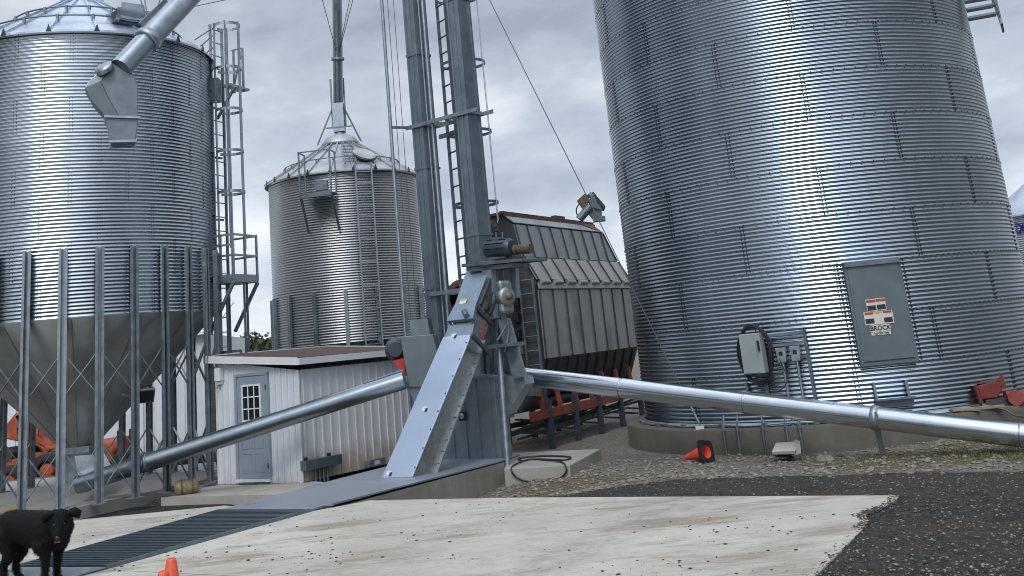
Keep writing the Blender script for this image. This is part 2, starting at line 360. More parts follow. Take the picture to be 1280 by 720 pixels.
hl = N.new('ShaderNodeMapRange'); hl.inputs[1].default_value = .0; hl.inputs[2].default_value = .30; hl.inputs[3].default_value = 1.25; hl.inputs[4].default_value = .97; L.new(sx.outputs[2], hl.inputs[0])
gc_ = N.new('ShaderNodeMath'); gc_.operation = 'MULTIPLY'; L.new(gb_.outputs[0], gc_.inputs[0]); L.new(hl.outputs[0], gc_.inputs[1])
mm = N.new('ShaderNodeMath'); mm.operation = 'MULTIPLY'; L.new(gc_.outputs[0], mm.inputs[0]); L.new(hz.outputs[0], mm.inputs[1])
sc_ = N.new('ShaderNodeVectorMath'); sc_.operation = 'SCALE'; L.new(cr.outputs[0], sc_.inputs[0]); L.new(mm.outputs[0], sc_.inputs['Scale'])
mx = N.new('ShaderNodeMix'); mx.data_type = 'RGBA'; mx.inputs[0].default_value = .93; L.new(sky.outputs[0], mx.inputs[6]); L.new(sc_.outputs[0], mx.inputs[7])
L.new(mx.outputs[2], bg.inputs[0])
sun = bpy.data.lights.new('sun', 'SUN'); sun.energy = 1.2; sun.angle = R(22); sun.color = (1, .96, .9)
so = bpy.data.objects.new('sun', sun); col.objects.link(so); so.rotation_euler = Vector(tuple(sund)).to_track_quat('Z', 'Y').to_euler(); so.location = (5, -10, 25)
scene.cycles.filter_width = 1.0
vs_ = scene.view_settings; vs_.view_transform = 'Standard'; vs_.look = 'None'; vs_.gamma = 1; vs_.use_curve_mapping = False; vs_.exposure = .25

# ------------------------------------------------------------------ ground and apron
AZ = .30
FAR = [atz(*p, AZ) for p in [(95, 650), (280, 632), (385, 640), (462, 625.5), (640, 622), (1125, 619)]]
BRK = [atz(*p, AZ) for p in [(1118, 627), (1104, 634), (1096, 638), (1087, 639), (1082, 644), (1086, 651), (1079, 660), (1019, 720)]]
apr = [V(-17, 16.6, AZ)]+FAR+BRK+[V(-4.6, -3.4, AZ), V(-17, 1.5, AZ)]
apoly = np.array([p[:2] for p in apr])
def dpoly(x, y):                               # distance outside the apron outline
    d = np.full(x.shape, 1e9); ins = np.zeros(x.shape, bool); n = len(apoly)
    for i in range(n):
        a = apoly[i]; b = apoly[(i+1) % n]; e = b-a
        t = np.clip(((x-a[0])*e[0]+(y-a[1])*e[1])/(e@e), 0, 1)
        d = np.minimum(d, np.hypot(x-a[0]-t*e[0], y-a[1]-t*e[1]))
        c = ((a[1] > y) != (b[1] > y)); xi = a[0]+(y-a[1])/(b[1]-a[1]+1e-12)*e[0]; ins ^= c & (x < xi)
    return np.where(ins, 0, d), ins
def sstep(a, b, x): t = np.clip((x-a)/(b-a), 0, 1); return t*t*(3-2*t)
def hgt(x, y):
    x = np.asarray(x, float); y = np.asarray(y, float); d, ins = dpoly(x, y)
    wd = .35+4.0*sstep(-1.2, 2.2, x)
    h = (AZ-.015)*(1-sstep(0, 1, d/wd))
    h = h-.24*np.exp(-((x+2.2)/2.0)**4-((y-18.2)/2.6)**4)*sstep(0, .5, d)-.10*sstep(-3, -4, x)*(y < 21)
    h = h+.05*np.exp(-((x-1.6)/1.0)**2-((y-15.6)/.7)**2)
    h = h+.10*sstep(5, 8, x)*sstep(13, 17, y)*(1-sstep(30, 60, y))
    h = h+.012*np.sin(x*1.7+y*.6)*np.sin(y*1.3-x*.4)*(d > .05)
    return np.where(ins, AZ-.012, h)
def gridc(a, b, st, far): 
    c = list(np.arange(a, b+1e-6, st)); k = st; lo, hi = a, b
    while hi < far: k *= 1.35; hi += k; lo -= k; c = [lo]+c+[hi]
    return np.array(c)
gx = gridc(-14, 15, .2, 900); gy = gridc(-5, 34, .2, 900)
X, Y = np.meshgrid(gx, gy); Z = hgt(X, Y)
me = bpy.data.meshes.new('ground'); nx, ny = len(gx), len(gy)
idx = np.arange(nx*ny).reshape(ny, nx)
fs = np.stack([idx[:-1, :-1], idx[:-1, 1:], idx[1:, 1:], idx[1:, :-1]], -1).reshape(-1, 4)
me.from_pydata(np.stack([X, Y, Z], -1).reshape(-1, 3).tolist(), [], fs.tolist()); me.update()
D, _ = dpoly(X, Y)
nrm = V(.544, .839); t = (X-FAR[4][0])*nrm[0]+(Y-FAR[4][1])*nrm[1]
dk = np.where(X > -.5, 1-sstep(.9+1.9*sstep(0, 4.0, X), 1.4+2.4*sstep(0, 4.0, X), t), 0.)*1.0
dk = np.where((X < -3.0) & (Y < 20.6), 1., dk)
dk = np.where(Y < 8, 1., dk)
er = np.exp(-((X-.6)/1.5)**2-((Y-16.9)/1.0)**2)*1.1+.9*sstep(3.8, 4.6, X)*sstep(14.6, 15.6, Y)*(1-sstep(16.8, 17.6, Y))+np.exp(-((X-6.2)/1.3)**2-((Y-13.5)/.5)**2)
ca = me.color_attributes.new('zone', 'FLOAT_COLOR', 'POINT')
arr = np.zeros((nx*ny, 4)); arr[:, 0] = dk.reshape(-1); arr[:, 1] = er.reshape(-1); arr[:, 3] = 1
ca.data.foreach_set('color', arr.reshape(-1))
me.materials.append(ground_mat()); me.polygons.foreach_set('use_smooth', [True]*len(me.polygons))
g = bpy.data.objects.new('ground', me); col.objects.link(g); struct(g)
o = MB().prism(apr, (0, 0, -.55)).build('concrete_apron', apron_mat()); struct(o)

def stones(name, label, cat, pts, smin, smax, matl, flat=.6):
    mb = MB()
    ico = [(0, 0, 1), (.9, 0, .3), (.28, .85, .35), (-.72, .53, .3), (-.72, -.53, .35), (.28, -.85, .3), (.5, .4, -.5), (-.5, .5, -.5), (0, -.7, -.5)]
    fc = [(0, 1, 2), (0, 2, 3), (0, 3, 4), (0, 4, 5), (0, 5, 1), (1, 6, 2), (2, 7, 3), (2, 6, 7), (3, 7, 4), (4, 8, 5), (5, 8, 1), (1, 8, 6), (4, 7, 8), (6, 8, 7)]
    for x, y, z in pts:
        s = smin+(smax-smin)*random.random()**3; a = random.random()*6.3; ca, sa = math.cos(a), math.sin(a); k = .6+.4*random.random()
        mb.add([(x+s*(ca*p-sa*q*k), y+s*(sa*p+ca*q*k), z+s*r*flat*(.7+.5*random.random())) for p, q, r in ico], fc)
    o = mb.build(name, matl); return tag(o, label, cat, kind='stuff')
EDGE = [FAR[5]]+BRK
NEAR = []
while len(NEAR) < 1300:
    c = atz(random.uniform(1015, 1300), random.uniform(600, 725), AZ)
    if not dpoly(c[0:1], c[1:2])[1][0]: NEAR.append((c[0], c[1], AZ-.012))
# loose stone between the apron, the pit and the big bin
pts = []
while len(pts) < 9000:
    x, y = random.uniform(-.6, 9), random.uniform(11.4, 19.5)
    if math.hypot(x-6.05, y-21.67) < 4.1: continue
    pts.append((x, y))
pa = np.array(pts); dd, ins = dpoly(pa[:, 0], pa[:, 1]); tt = (pa[:, 0]-FAR[4][0])*nrm[0]+(pa[:, 1]-FAR[4][1])*nrm[1]
hz_ = hgt(pa[:, 0], pa[:, 1]); keep = (~ins) & (dd > .05)
lt = keep & (tt > 1.1+2.2*sstep(0, 4.0, pa[:, 0])+rng.normal(0, .25, len(pa)))
dk_ = keep & ~lt
stones('loose_gravel', 'pale loose crushed stone lying before the big corrugated bin', 'gravel', [(*pa[i], hz_[i]+.004) for i in np.where(lt)[0]], .012, .06, M['stone'])
stones('dark_gravel', 'grey stones scattered in the dark gravel right of the apron', 'gravel', [(*pa[i], hz_[i]+.002) for i in np.where(dk_)[0] if random.random() < .4]+NEAR, .005, .020, M['stone'])
# crumbs of dark gravel spilled over the slab's edge
cr_ = []
for k in range(1100):
    i = random.randrange(len(EDGE)-1); f = random.random(); p = EDGE[i]*(1-f)+EDGE[i+1]*f; o_ = np.array([-.87, .48])*abs(random.gauss(0, .035)); cr_.append((p[0]+o_[0]+random.gauss(0, .03), p[1]+o_[1]+random.gauss(0, .03), AZ-.001))
stones('gravel_crumbs', 'dark gravel crumbs spilled along the right edge of the pale apron', 'gravel', cr_, .005, .020, M['clod'], .5)
pts = []
for k in range(520):
    if k % 9 == 0: cu_, cv_ = random.uniform(60, 1080), random.uniform(630, 719)
    c = atz(cu_+random.gauss(0, 42), cv_+random.gauss(0, 3.5), AZ)
    if dpoly(c[0:1], c[1:2])[1][0]: pts.append((c[0], c[1], AZ+.003))
stones('dirt_clods', 'small dark dirt clods scattered over the pale concrete apron', 'dirt', pts, .004, .024, M['clod'], .4)

# ------------------------------------------------------------------ pit grate and steel plate
FL, FR, NL, NR = atz(275, 640, AZ), atz(387, 640, AZ), atz(19, 711.5, AZ), atz(133, 711.5, AZ)
t = thing('drive_over_grate', 'long dark barred steel grate set in the concrete apron', 'grate', (FL+NR)/2)
up = V(0, 0, 1)
MB().prism([p+up*.004 for p in (FL, FR, NR, NL)], up*.004).build('pit_shade_sheet', M['pit'], t)  # near-black sheet stands in for the shade of the pit under the bars
mb = MB(); nb = 37
for i in range(nb):
    s = (i+.5)/nb; a = FL*(1-s)+NL*s+up*.024; b = FR*(1-s)+NR*s+up*.024; mb.beam(a, b, .040, .03)
mb.build('bars', M['bars'], t)
mb = MB(); mb.beam(FL+up*.02, NL+up*.02, .02, .04).beam(FR+up*.02, NR+up*.02, .02, .04); mb.build('side_rail', M['galv_dark'], t)
dl = unit(NL-FL)*2.4; dr = unit(NR-FR)*2.4
MB().prism([NL+up*.01, NR+up*.01, NR+dr+up*.01, NL+dl+up*.01], up*.012).build('end_plate', M['galv'], t)

E0 = aty(628, 578, 18.8); EL = aty(512, 578, 19.6)
pn = unit(np.cross(E0-FR, FL-FR)); pn = pn if pn[2] > 0 else -pn
EL = onp(500, 581, FR, pn)
EL = EL if 15 < EL[1] < 26 else aty(500, 581, 20)
t = thing('ramp_plate', 'smooth grey steel plate at the foot of the white chute', 'steel plate', (FR+E0)/2)
back = unit(E0-FR)*.5
o = MB().prism([FL+up*.012, FR+up*.012, E0+up*.012, E0+V(.3, .9, 0), EL+up*.012], up*.02).build('plate_sheet', M['plate'], t)
mb = MB()
for (u, v) in ((402, 632), (520, 600), (405, 605), (305, 630)):
    c = onp(u, v, FR+up*.034, pn); mb.box(c, (.34, .05, .006), (unit(V(.95, -.3, 0)), unit(V(.3, .95, 0)), up))
mb.build('lifting_lug', M['galv'], t)
# wall under the plate
wl0 = FR+unit(E0-FR)*.6
o = MB().prism([wl0-up*.03, E0-up*.004, E0-up*.75, wl0-up*.75], V(-.12, .18, 0)).build('ramp_wall', M['concwall'])
o2 = MB().prism([E0-up*.006, E0+V(.3, .9, -.006), E0+V(.3, .9, -.8), E0-up*.8], V(-.3, .1, 0)).build('end_wall', M['conc'], o)
tag(o, 'low pale concrete wall under the edge of the grey steel plate', 'retaining wall')

# slab behind with black hose
S0, S1, S2 = aty(632, 577, 19.6), aty(712, 574.5, 19.4), aty(752, 561.5, 21.2)
zs = .17
A = atz(630, 586, zs); B_ = atz(712, 581.5, zs); Cc = atz(751, 561, zs); Dd = atz(640, 566, zs)
o = MB().prism([A, B_, Cc, Dd], (0, 0, -.6)).build('equipment_slab', M['concwet'], bevel=.01); tag(o, 'low concrete slab with a black hose on it, beside the elevator', 'concrete slab')
def smooth_path(p, k=6):
    out = []
    p = [p[0]]+list(p)+[p[-1]]
    for i in range(1, len(p)-2):
        for j in range(k):
            t = j/k; out.append(.5*((2*p[i])+(-p[i-1]+p[i+1])*t+(2*p[i-1]-5*p[i]+4*p[i+1]-p[i+2])*t*t+(-p[i-1]+3*p[i]-3*p[i+1]+p[i+2])*t**3))
    out.append(p[-2]); return out
fnm = unit(np.cross(B_-A, V(0, 0, 1))); fnm = fnm if fnm[1] < 0 else -fnm
hose = [onp(u, v, A+fnm*.03, fnm) if z is None else atz(u, v, z) for u, v, z in
        [(652, 576, .19), (650, 572.5, .19), (680, 570, .19), (712, 571, .19), (704, 575, .19), (665, 574, .19), (645, 580, .19), (639, 587, None), (645, 596, None), (658, 601.5, None), (678, 603, None), (696, 600, None), (707, 591, None), (707, 583, None), (700, 577, .19), (675, 574, .19)]]
tag(MB().tube(smooth_path(hose), .014, 8).build('hose', M['black']), 'black rubber hose looped over the low concrete slab', 'hose')

# ------------------------------------------------------------------ corrugated bins
PITCH = .8128/12
def shell_mesh(c, Rr, z0, z1, n, amp=.0095, per=8):
    zs = np.arange(z0, z1+1e-6, PITCH/per); r = Rr+amp*np.cos(2*math.pi*(zs-z0)/PITCH)
    th = 2*math.pi*np.arange(n)/n; m = len(zs)
    v = np.stack([c[0]+r[:, None]*np.cos(th), c[1]+r[:, None]*np.sin(th), np.repeat(zs[:, None], n, 1)], -1).reshape(-1, 3)
    ii = np.arange(m*n).reshape(m, n); jj = np.roll(ii, -1, 1)
    f = np.stack([ii[:-1], jj[:-1], jj[1:], ii[1:]], -1).reshape(-1, 4)
    return v, f
def shell(c, Rr, z0, z1, n, mt, parent, **k):
    v, f = shell_mesh(c, Rr, z0, z1, n, **k); me = bpy.data.meshes.new('shell'); b = np.array(parent['_base'])
    me.from_pydata((v-b).tolist(), [], f.tolist()); me.update(); me.polygons.foreach_set('use_smooth', [True]*len(f)); me.materials.append(mt)
    o = bpy.data.objects.new('shell', me); col.objects.link(o); o.parent = parent; o['_base'] = list(b); return o
def cyl(c, Rr, phi, z):      # phi measured from the side facing the camera, positive to the right
    base = math.atan2(-c[1], -c[0]); a = base+phi; return V(c[0]+Rr*math.cos(a), c[1]+Rr*math.sin(a), z)
def cdir(c, phi): a = math.atan2(-c[1], -c[0])+phi; return V(math.cos(a), math.sin(a), 0)
def phi_of(c, Rr, u, v):     # where the ray through a photo point meets the shell
    d = ray(u, v); k = math.hypot(d[0], d[1]); dx = d[:2]/k; cc = np.array(c[:2]); t = dx@cc; q = t-math.sqrt(max(Rr*Rr-(cc@cc-t*t), 0))
    p = CP+d*q/k; a = math.atan2(p[1]-c[1], p[0]-c[0])-math.atan2(-c[1], -c[0]); a = (a+math.pi) % (2*math.pi)-math.pi
    return a, p[2], p
def bolts(parent, c, Rr, rings, vph, z0, s=.018, dense=.19, full=False):
    mb = MB()
    for k, z in enumerate(rings):
        n = int(2*Rr*1.65/(dense if k > 2 else dense*.6))
        for i in range(n):
            ph = -1.65+3.3*i/n; d = cdir(c, ph); p = V(*(np.array(c[:2])+d[:2]*(Rr+.009)), z); sd = V(-d[1], d[0], 0)
            mb.box(p, (s*1.05, s*1.05, .02), (sd, V(0, 0, 1), d))
    for (ph, za, zb) in vph:
        nz_ = int(round((zb-za)/PITCH))
        for i in range(nz_):
            for dx in (-1, 1):
                z = za+(i+.5)*PITCH; d = cdir(c, ph+dx*.028/Rr); sd = V(-d[1], d[0], 0)
                mb.box(V(*(np.array(c[:2])+d[:2]*(Rr+.0)), z+dx*.006), (s, s, .018), (sd, V(0, 0, 1), d))
    return mb.build('bolts', M['bolt'], parent)

# --- the big bin on its concrete ring
DB = 22.5; BC = V(DB*math.sin(R(15.6)), DB*math.cos(R(15.6)), 0); BR = 3.665; BZ0 = .40; RING = .8128
big = thing('grain_bin', 'huge corrugated galvanised bin with a grey side door on a concrete ring', 'grain bin', BC)
NR_ = 13; BZ1 = BZ0+NR_*RING
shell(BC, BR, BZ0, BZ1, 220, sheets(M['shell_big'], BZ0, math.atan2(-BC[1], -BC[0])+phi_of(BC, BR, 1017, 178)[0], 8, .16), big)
MB().lathe([(0, BZ1+BR*.55), (.4, BZ1+BR*.55-.1), (BR+.08, BZ1+.03), (BR+.08, BZ1-.04), (BR-.05, BZ1-.04)], BC, 96).build('roof', M['roof'], big)
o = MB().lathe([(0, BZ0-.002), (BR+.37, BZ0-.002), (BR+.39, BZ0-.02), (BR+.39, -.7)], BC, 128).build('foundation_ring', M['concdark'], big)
ph0 = phi_of(BC, BR, 1017, 178)[0]
vs2 = []
for k in range(NR_):
    za = BZ0+k*RING
    kk = k-4                                   # the ring whose joint is seen near the middle
    for j in range(-3, 4):
        ph = ph0+R(45)*j+(R(22.5) if kk % 2 else 0)
        if abs(ph) < 1.6: vs2.append((ph, za, za+RING))
bolts(big, BC, BR, [BZ0+k*RING for k in range(1, NR_)], vs2, BZ0)
# base angle and bright conduit along the foot of the shell
MB().lathe([(BR+.03, BZ0+.0), (BR+.10, BZ0+.002), (BR+.10, BZ0+.012), (BR+.03, BZ0+.06)], BC, 128).build('base_angle', M['galv'], big)
mb = MB(); mb.tube([cyl(BC, BR+.13+.02*math.sin(i*.7), -1.35+i*.05, BZ0+.035+.012*math.sin(i*.9)) for i in range(34)], .018, 6); mb.build('conduit', M['galv'], big)
mb = MB()
for i in range(12):
    c = cyl(BC, BR+.15, -1.2+i*.22, BZ0+.03); d = cdir(BC, -1.2+i*.22); mb.box(c, (.08, .07, .06), (V(-d[1], d[0], 0), d, up))
mb.build('anchor_clip', M['galv_dark'], big)
# side door
phL, zt, _ = phi_of(BC, BR, 1054, 332); phR, zt2, _ = phi_of(BC, BR, 1119, 325)
_, zb1, _ = phi_of(BC, BR, 1078, 456); _, zb2, _ = phi_of(BC, BR, 1140, 448)
zT = (zt+zt2)/2; zB = (zb1+zb2)/2; phL += .006; phM = (phL+phR)/2
dn = cdir(BC, phM); ds = V(-dn[1], dn[0], 0); wD = 2*BR*math.sin((phR-phL)/2); pc = cyl(BC, BR*math.cos((phR-phL)/2)+.055, phM, (zT+zB)/2)
door = MB().box(pc+dn*.02, (wD, zT-zB-.06, .05), (ds, up, dn)).build('side_door', M['doorgrey'], big, bevel=.006)
mb = MB(); mb.box(pc-dn*.05+ds*(-wD/2-.02), (.05, zT-zB, .16), (ds, up, dn)); mb.box(pc-dn*.05+ds*(wD/2+.02), (.05, zT-zB, .13), (ds, up, dn))
mb.box(pc-dn*.06-up*((zT-zB)/2-.0), (wD+.08, .07, .16), (ds, up, dn)); mb.build('door_frame', M['doorgrey'], door)
MB().box(pc+dn*.0+up*((zT-zB)/2+.0), (wD+.08, .08, .17), (ds, up, dn)).build('drip_hood', M['galv_dark'], door)
mb = MB()
for sgn in (-1, 1):
    for i in range(int((zT-zB)/PITCH)+1):
        for dx in (0, .05):
            p = cyl(BC, BR+.006, (phL if sgn < 0 else phR)+sgn*(.055+dx)/BR*1.2, zB+i*PITCH); mb.box(p, (.02, .02, .02), (ds, up, dn))
mb.build('door_bolts', M['bolt'], door)
fp = pc+dn*.052
def on_door(u, v): return onp(u, v, fp, dn)
def decal(u0_, v0_, w_, h_, mt, par, name, off=0.):
    c = on_door(u0_, v0_)+dn*(.001+off); return MB().box(c, (w_, h_, .002), (ds, up, dn)).build(name, mt, par)
px_m = 18.9/1337*.96
for u, v in ((1089, 381.5), (1101, 380)):
    st = decal(u, v, 11.5*px_m, 14*px_m, M['sign_white'], door, 'warning_sticker')
    decal(u-.6, v-5, 11*px_m, 3*px_m, M['sign_red'], st, 'red_band', .003); decal(u+.6, v+3.5, 10.2*px_m, 5.6*px_m, M['sign_black'], st, 'black_panel', .003)
st = decal(1098.5, 397, 34*px_m, 15*px_m, M['sign_white'], door, 'warning_sticker')
for u, v in ((1086, 392), (1109, 389.5)): decal(u, v, 10*px_m, 2.6*px_m, M['sign_red'], st, 'red_band', .003)
decal(1097.5, 390.5, 9*px_m, 2*px_m, M['sign_yellow'], st, 'yellow_band', .003)
for u, v in ((1087.5, 401.5), (1110.5, 399.5)): decal(u, v, 10*px_m, 5.5*px_m, M['sign_black'], st, 'black_panel', .003)
nm = decal(1100.5, 410, 24*px_m, 7.6*px_m, M['sign_white'], door, 'name_plate')
c = on_door(1100.5, 410)+dn*.008; text('BROCK', 7.2*px_m, c, ds, up, M['sign_black'], nm, .001, .0018, squash=1.0)
nm = decal(1101.5, 416.5, 23*px_m, 3.6*px_m, M['sign_white'], door, 'small_plate')
c = on_door(1101.5, 416.5)+dn*.006; text('HARVEST-TIME', 3.4*px_m, c, ds, up, M['sign_black'], nm, .001, .0005, squash=.8)
# small step bracket under the door
mb = MB()
for u0_, v0_, u1, v1 in ((1091, 478, 1099, 500), (1131, 475, 1138, 497)):
    a = phi_of(BC, BR, u0_, v0_); b = phi_of(BC, BR, u1, v1); mb.beam(cyl(BC, BR+.03, a[0], a[1]), cyl(BC, BR+.06, a[0]+.0, b[1]), .04, .05, dn)
a = phi_of(BC, BR, 1117, 498); mb.box(cyl(BC, BR+.10, phM-.01, a[1]), (.62, .16, .02), (ds, dn, up)); mb.box(cyl(BC, BR+.03, phM-.01, a[1]-.06), (.60, .02, .14), (ds, dn, up))
mb.build('step_bracket', M['galv_dark'], big)
# spiral stair just showing at the top right of the bin
st = thing('bin_stair', 'dark steel stair treads climbing the far right side of the huge bin', 'stair', cyl(BC, BR+.5, 1.42, BZ0+7.4))
stm = []
for i in range(11):
    z = BZ0+6.95+i*.21; ph = 1.47+.035*i
    d = cdir(BC, ph); sd = V(-d[1], d[0], 0); c = cyl(BC, BR+.27, ph, z)
    MB().box(c, (.50, .26, .04), (d, sd, up)).build('tread', M['galv_dark'], st)
mb = MB()
p0 = [cyl(BC, BR+.56, 1.44+.035*i, BZ0+6.80+i*.21) for i in range(-1, 12)]
for i in range(len(p0)-1): mb.beam(p0[i], p0[i+1], .04, .24)
mb.build('stringer', M['galv_dark'], st)
mb = MB(); mb.tube([p+up*1.0 for p in p0], .02, 6); mb.tube([p+up*.55 for p in p0], .015, 6)
for p in p0[::3]: mb.tube([p, p+up*1.0], .018, 6)
mb.build('handrail', M['galv_dark'], st)

# electrical boxes on the shell
def shell_pt(u, v, out): a, z, _ = phi_of(BC, BR, u, v); return cyl(BC, BR+out, a, z), cdir(BC, a)
c, d = shell_pt(947, 441, .16); sd = V(-d[1], d[0], 0)
t = thing('control_box', 'grey electrical cabinet with black cable coiled round it on the big bin', 'electrical box', c-up*.33)
MB().box(c, (.35, .64, .20), (sd, up, d)).build('enclosure', M['boxgrey'], t, bevel=.012)
MB().box(c+sd*.04+d*.11+up*.0, (.26, .60, .012), (sd, up, d)).build('cover', M['boxgrey'], t, bevel=.004) if False else MB().box(c-sd*.045+d*.106, (.27, .61, .012), (sd, up, d)).build('cover', M['boxgrey'], t, bevel=.004)
MB().box(c+sd*.14+d*.115+up*.12, (.03, .16, .03), (sd, up, d)).build('switch_handle', M['black'], t)
mb = MB()
for k in range(7):
    rr = 1+.03*k; pts = []
    for i in range(41):
        a = 2*math.pi*i/40+k*.3; pts.append(c+d*(-.04+.02*(k % 3))+sd*(.012+.255*rr*math.cos(a)*(1+.03*math.sin(3*a+k)))+up*(-.02+.44*(1+.015*k)*math.sin(a)))
    mb.tube(pts, .012, 6, caps=False)
mb.tube(smooth_path([c-up*.40+d*.05, c-up*.55+sd*.1+d*.04, c-up*.62+sd*.3+d*.03, c-up*.45+sd*.5+d*.03, c-up*.1+sd*.42+d*.02]), .008, 6)
tag(mb.build('coiled_cable', M['black']), 'black cable looped in an oval around the grey electrical cabinet', 'cable')
t2 = []
for (u, v, lab) in ((979, 443, 'small grey switch box nearer the electrical cabinet on its conduit'), (996, 441, 'small grey switch box farther from the electrical cabinet on its conduit')):
    c2, d2 = shell_pt(u, v, .10); s2 = V(-d2[1], d2[0], 0)
    if not t2:
        b = thing('switch_box', lab, 'switch box', c2, 'small switch boxes on the big bin')
        MB().prism([c2+s2*x+up*y+d2*-.04 for x, y in ((-.085, .11), (.085, .11), (.065, -.12), (-.065, -.12))], d2*.09).build('housing', M['galv'], b, bevel=.005)
        MB().box(c2+d2*.055+up*.02, (.06, .06, .02), (s2, up, d2)).build('toggle', M['black'], b)
        zf = hgt(c2[0], c2[1]-.5); MB().tube([c2-up*.12, c2-up*.12-up*(c2[2]-.5)], .024, 8).build('conduit', M['galv'], b)
        t2.append(b)
    else:
        b = t2[0].copy(); col.objects.link(b); b.location = tuple(map(float, c2)); b['label'] = lab
        for ch in t2[0].children:
            q = ch.copy(); col.objects.link(q); q.parent = b
mb = MB()
for (u0_, v0_, u1, v1) in ((1005, 411, 1021, 505), (934, 478, 940, 508), (958, 476, 964, 508)):
    a, _ = shell_pt(u0_, v0_, .04); b, _ = shell_pt(u1, v1, .05); mb.beam(a, b, .045, .05, d)
for (u0_, v0_, u1, v1) in ((966, 432, 1008, 427), (970, 449, 1012, 444), (960, 420, 1004, 414)):
    a, _ = shell_pt(u0_, v0_, .055); b, _ = shell_pt(u1, v1, .055); mb.beam(a, b, .03, .04, up)
tag(mb.build('strut_rack', M['galv_dark']), 'dark steel strut rack holding the two small switch boxes on the bin', 'mounting rack')
mb = MB()
for u, v in ((922, 537), (938, 540), (965, 535), (989, 520), (1006, 535)):
    a, z, _ = phi_of(BC, BR, u, v); p = cyl(BC, BR+.43, a, .0); q = cyl(BC, BR+.43, a, .42); mb.tube([p-up*.1, q, cyl(BC, BR+.36, a, .62)], .018, 8); mb.box(q, (.05, .05, .07))
tag(mb.build('riser_conduits', M['galv_dark']), 'row of thin steel conduits rising up the concrete ring of the big bin', 'conduit')

# ------------------------------------------------------------------ hopper bins
def rib_roof(parent, c, Rr, z, slope, rtop, n, mt, name='roof'):
    prof = [(Rr+.10, z-.03), (Rr+.10, z+.01), (rtop, z+(Rr+.1-rtop)*slope), (rtop*.98, z+(Rr+.1-rtop)*slope)]
    ro = MB().lathe(prof, c, n*3, smooth=False).build(name, mt, parent)
    mb = MB()
    for k in range(n):
        a = 2*math.pi*(k+.5)/n; d = V(math.cos(a), math.sin(a), 0)
        p = c*V(1, 1, 0)+d*(Rr+.10)+up*(z+.03); q = c*V(1, 1, 0)+d*rtop+up*(z+(Rr+.1-rtop)*slope+.03)
        mb.beam(p, q, .035, .05)
    mb.build('roof_rib', mt, ro)
    mb = MB()
    for k in range(n):
        a = 2*math.pi*(k+.5)/n; d = V(math.cos(a), math.sin(a), 0); p = c*V(1, 1, 0)+d*(Rr+.115)+up*(z+.035)
        mb.prism([p+V(-d[1], d[0], 0)*.05-up*.05, p-V(-d[1], d[0], 0)*.05-up*.05, p+up*.09], -d*.03)
    mb.build('rib_end', M['bolt'], ro)
    return ro
def ringtube(mb, c, r, z, rad, n=60): mb.tube([V(c[0]+r*math.cos(2*math.pi*i/n), c[1]+r*math.sin(2*math.pi*i/n), z) for i in range(n+1)], rad, 6, caps=False)

LC = V(23.7*math.sin(R(-21.5)), 23.7*math.cos(R(-21.5)), 0); LR = 2.665; LZ0, LZ1 = 3.27, 8.64; PAD = .10
lb = thing('hopper_bin', 'left galvanised hopper bin on many steel posts, grey cone below', 'hopper bin', LC+up*PAD)
LZ1 = LZ0+round((LZ1-LZ0)/PITCH)*PITCH
sheets(M['shell'], LZ0-PAD, .3, 6, .12); shell(LC, LR, LZ0, LZ1, 180, M['shell'], lb)
rib_roof(lb, LC, LR, LZ1, .60, .45, 20, M['roof'])
ztop = LZ1+(LR+.1-.45)*.60
MB().lathe([(0, ztop+.25), (.42, ztop+.22), (.48, ztop), (.46, ztop-.05)], LC, 40).build('fill_cap', M['roof'], lb)
mb = MB()
for rr, in ((LR-.55,), (LR-1.25,)):
    zz = LZ1+(LR+.1-rr)*.6+.12; ringtube(mb, LC, rr, zz, .018)
    for k in range(20):
        a = 2*math.pi*(k+.5)/20; p = V(LC[0]+rr*math.cos(a), LC[1]+rr*math.sin(a), zz); mb.box(p-up*.05, (.05, .05, .14))
mb.build('roof_rail', M['galv_dark'], lb)
MB().lathe([(LR-.004, LZ0+.02), (LR+.012, LZ0-.02), (.30, .92), (.28, .85)], LC, 96).build('hopper_cone', M['cone'], lb)
mb = MB()
for k in range(14):
    a = 2*math.pi*k/14+.1; d = V(math.cos(a), math.sin(a), 0); mb.beam(LC*V(1, 1, 0)+d*(LR+.0)+up*(LZ0-.03), LC*V(1, 1, 0)+d*.34+up*.96, .02, .02)
mb.build('cone_seam', M['cone'], lb)
MB().prism([LC*V(1, 1, 0)+V(x, y, .95) for x, y in ((-.33, -.33), (.33, -.33), (.33, .33), (-.33, .33))], up*-.12).build('slide_gate', M['galv'], lb)
MB().box(LC*V(1, 1, 0)+up*.58, (.46, .46, .52)).build('boot', M['galv'], lb)
zpt = phi_of(LC, LR+.08, 124.7, 308)[1]
npst = 28
posts = []
for k in range(npst):
    ph = R(6.9)+2*math.pi*k/npst; d = cdir(LC, ph); sd = V(-d[1], d[0], 0); c = cyl(LC, LR+.075, ph, (zpt+PAD)/2)
    hh = zpt-PAD; mb = MB(); mb.box(c+d*.035, (.17, hh, .012), (sd, up, d)) if False else None
    for s in (-1, 1):
        mb.box(c+sd*s*.055+d*.04, (.045, hh, .012), (sd, up, d)); mb.box(c+sd*s*.036+d*.0, (.012, hh, .09), (sd, up, d))
    mb.box(c-d*.04, (.085, hh, .012), (sd, up, d)); mb.box(V(c[0], c[1], PAD+.008), (.24, .24, .016), (sd, d, up))
    mb.build('post', M['post'], lb); posts.append(ph)
def zp(u, v): return phi_of(LC, LR+.1, u, v)[1]
zX = [PAD+.35, PAD+1.05, PAD+1.75, PAD+2.5]
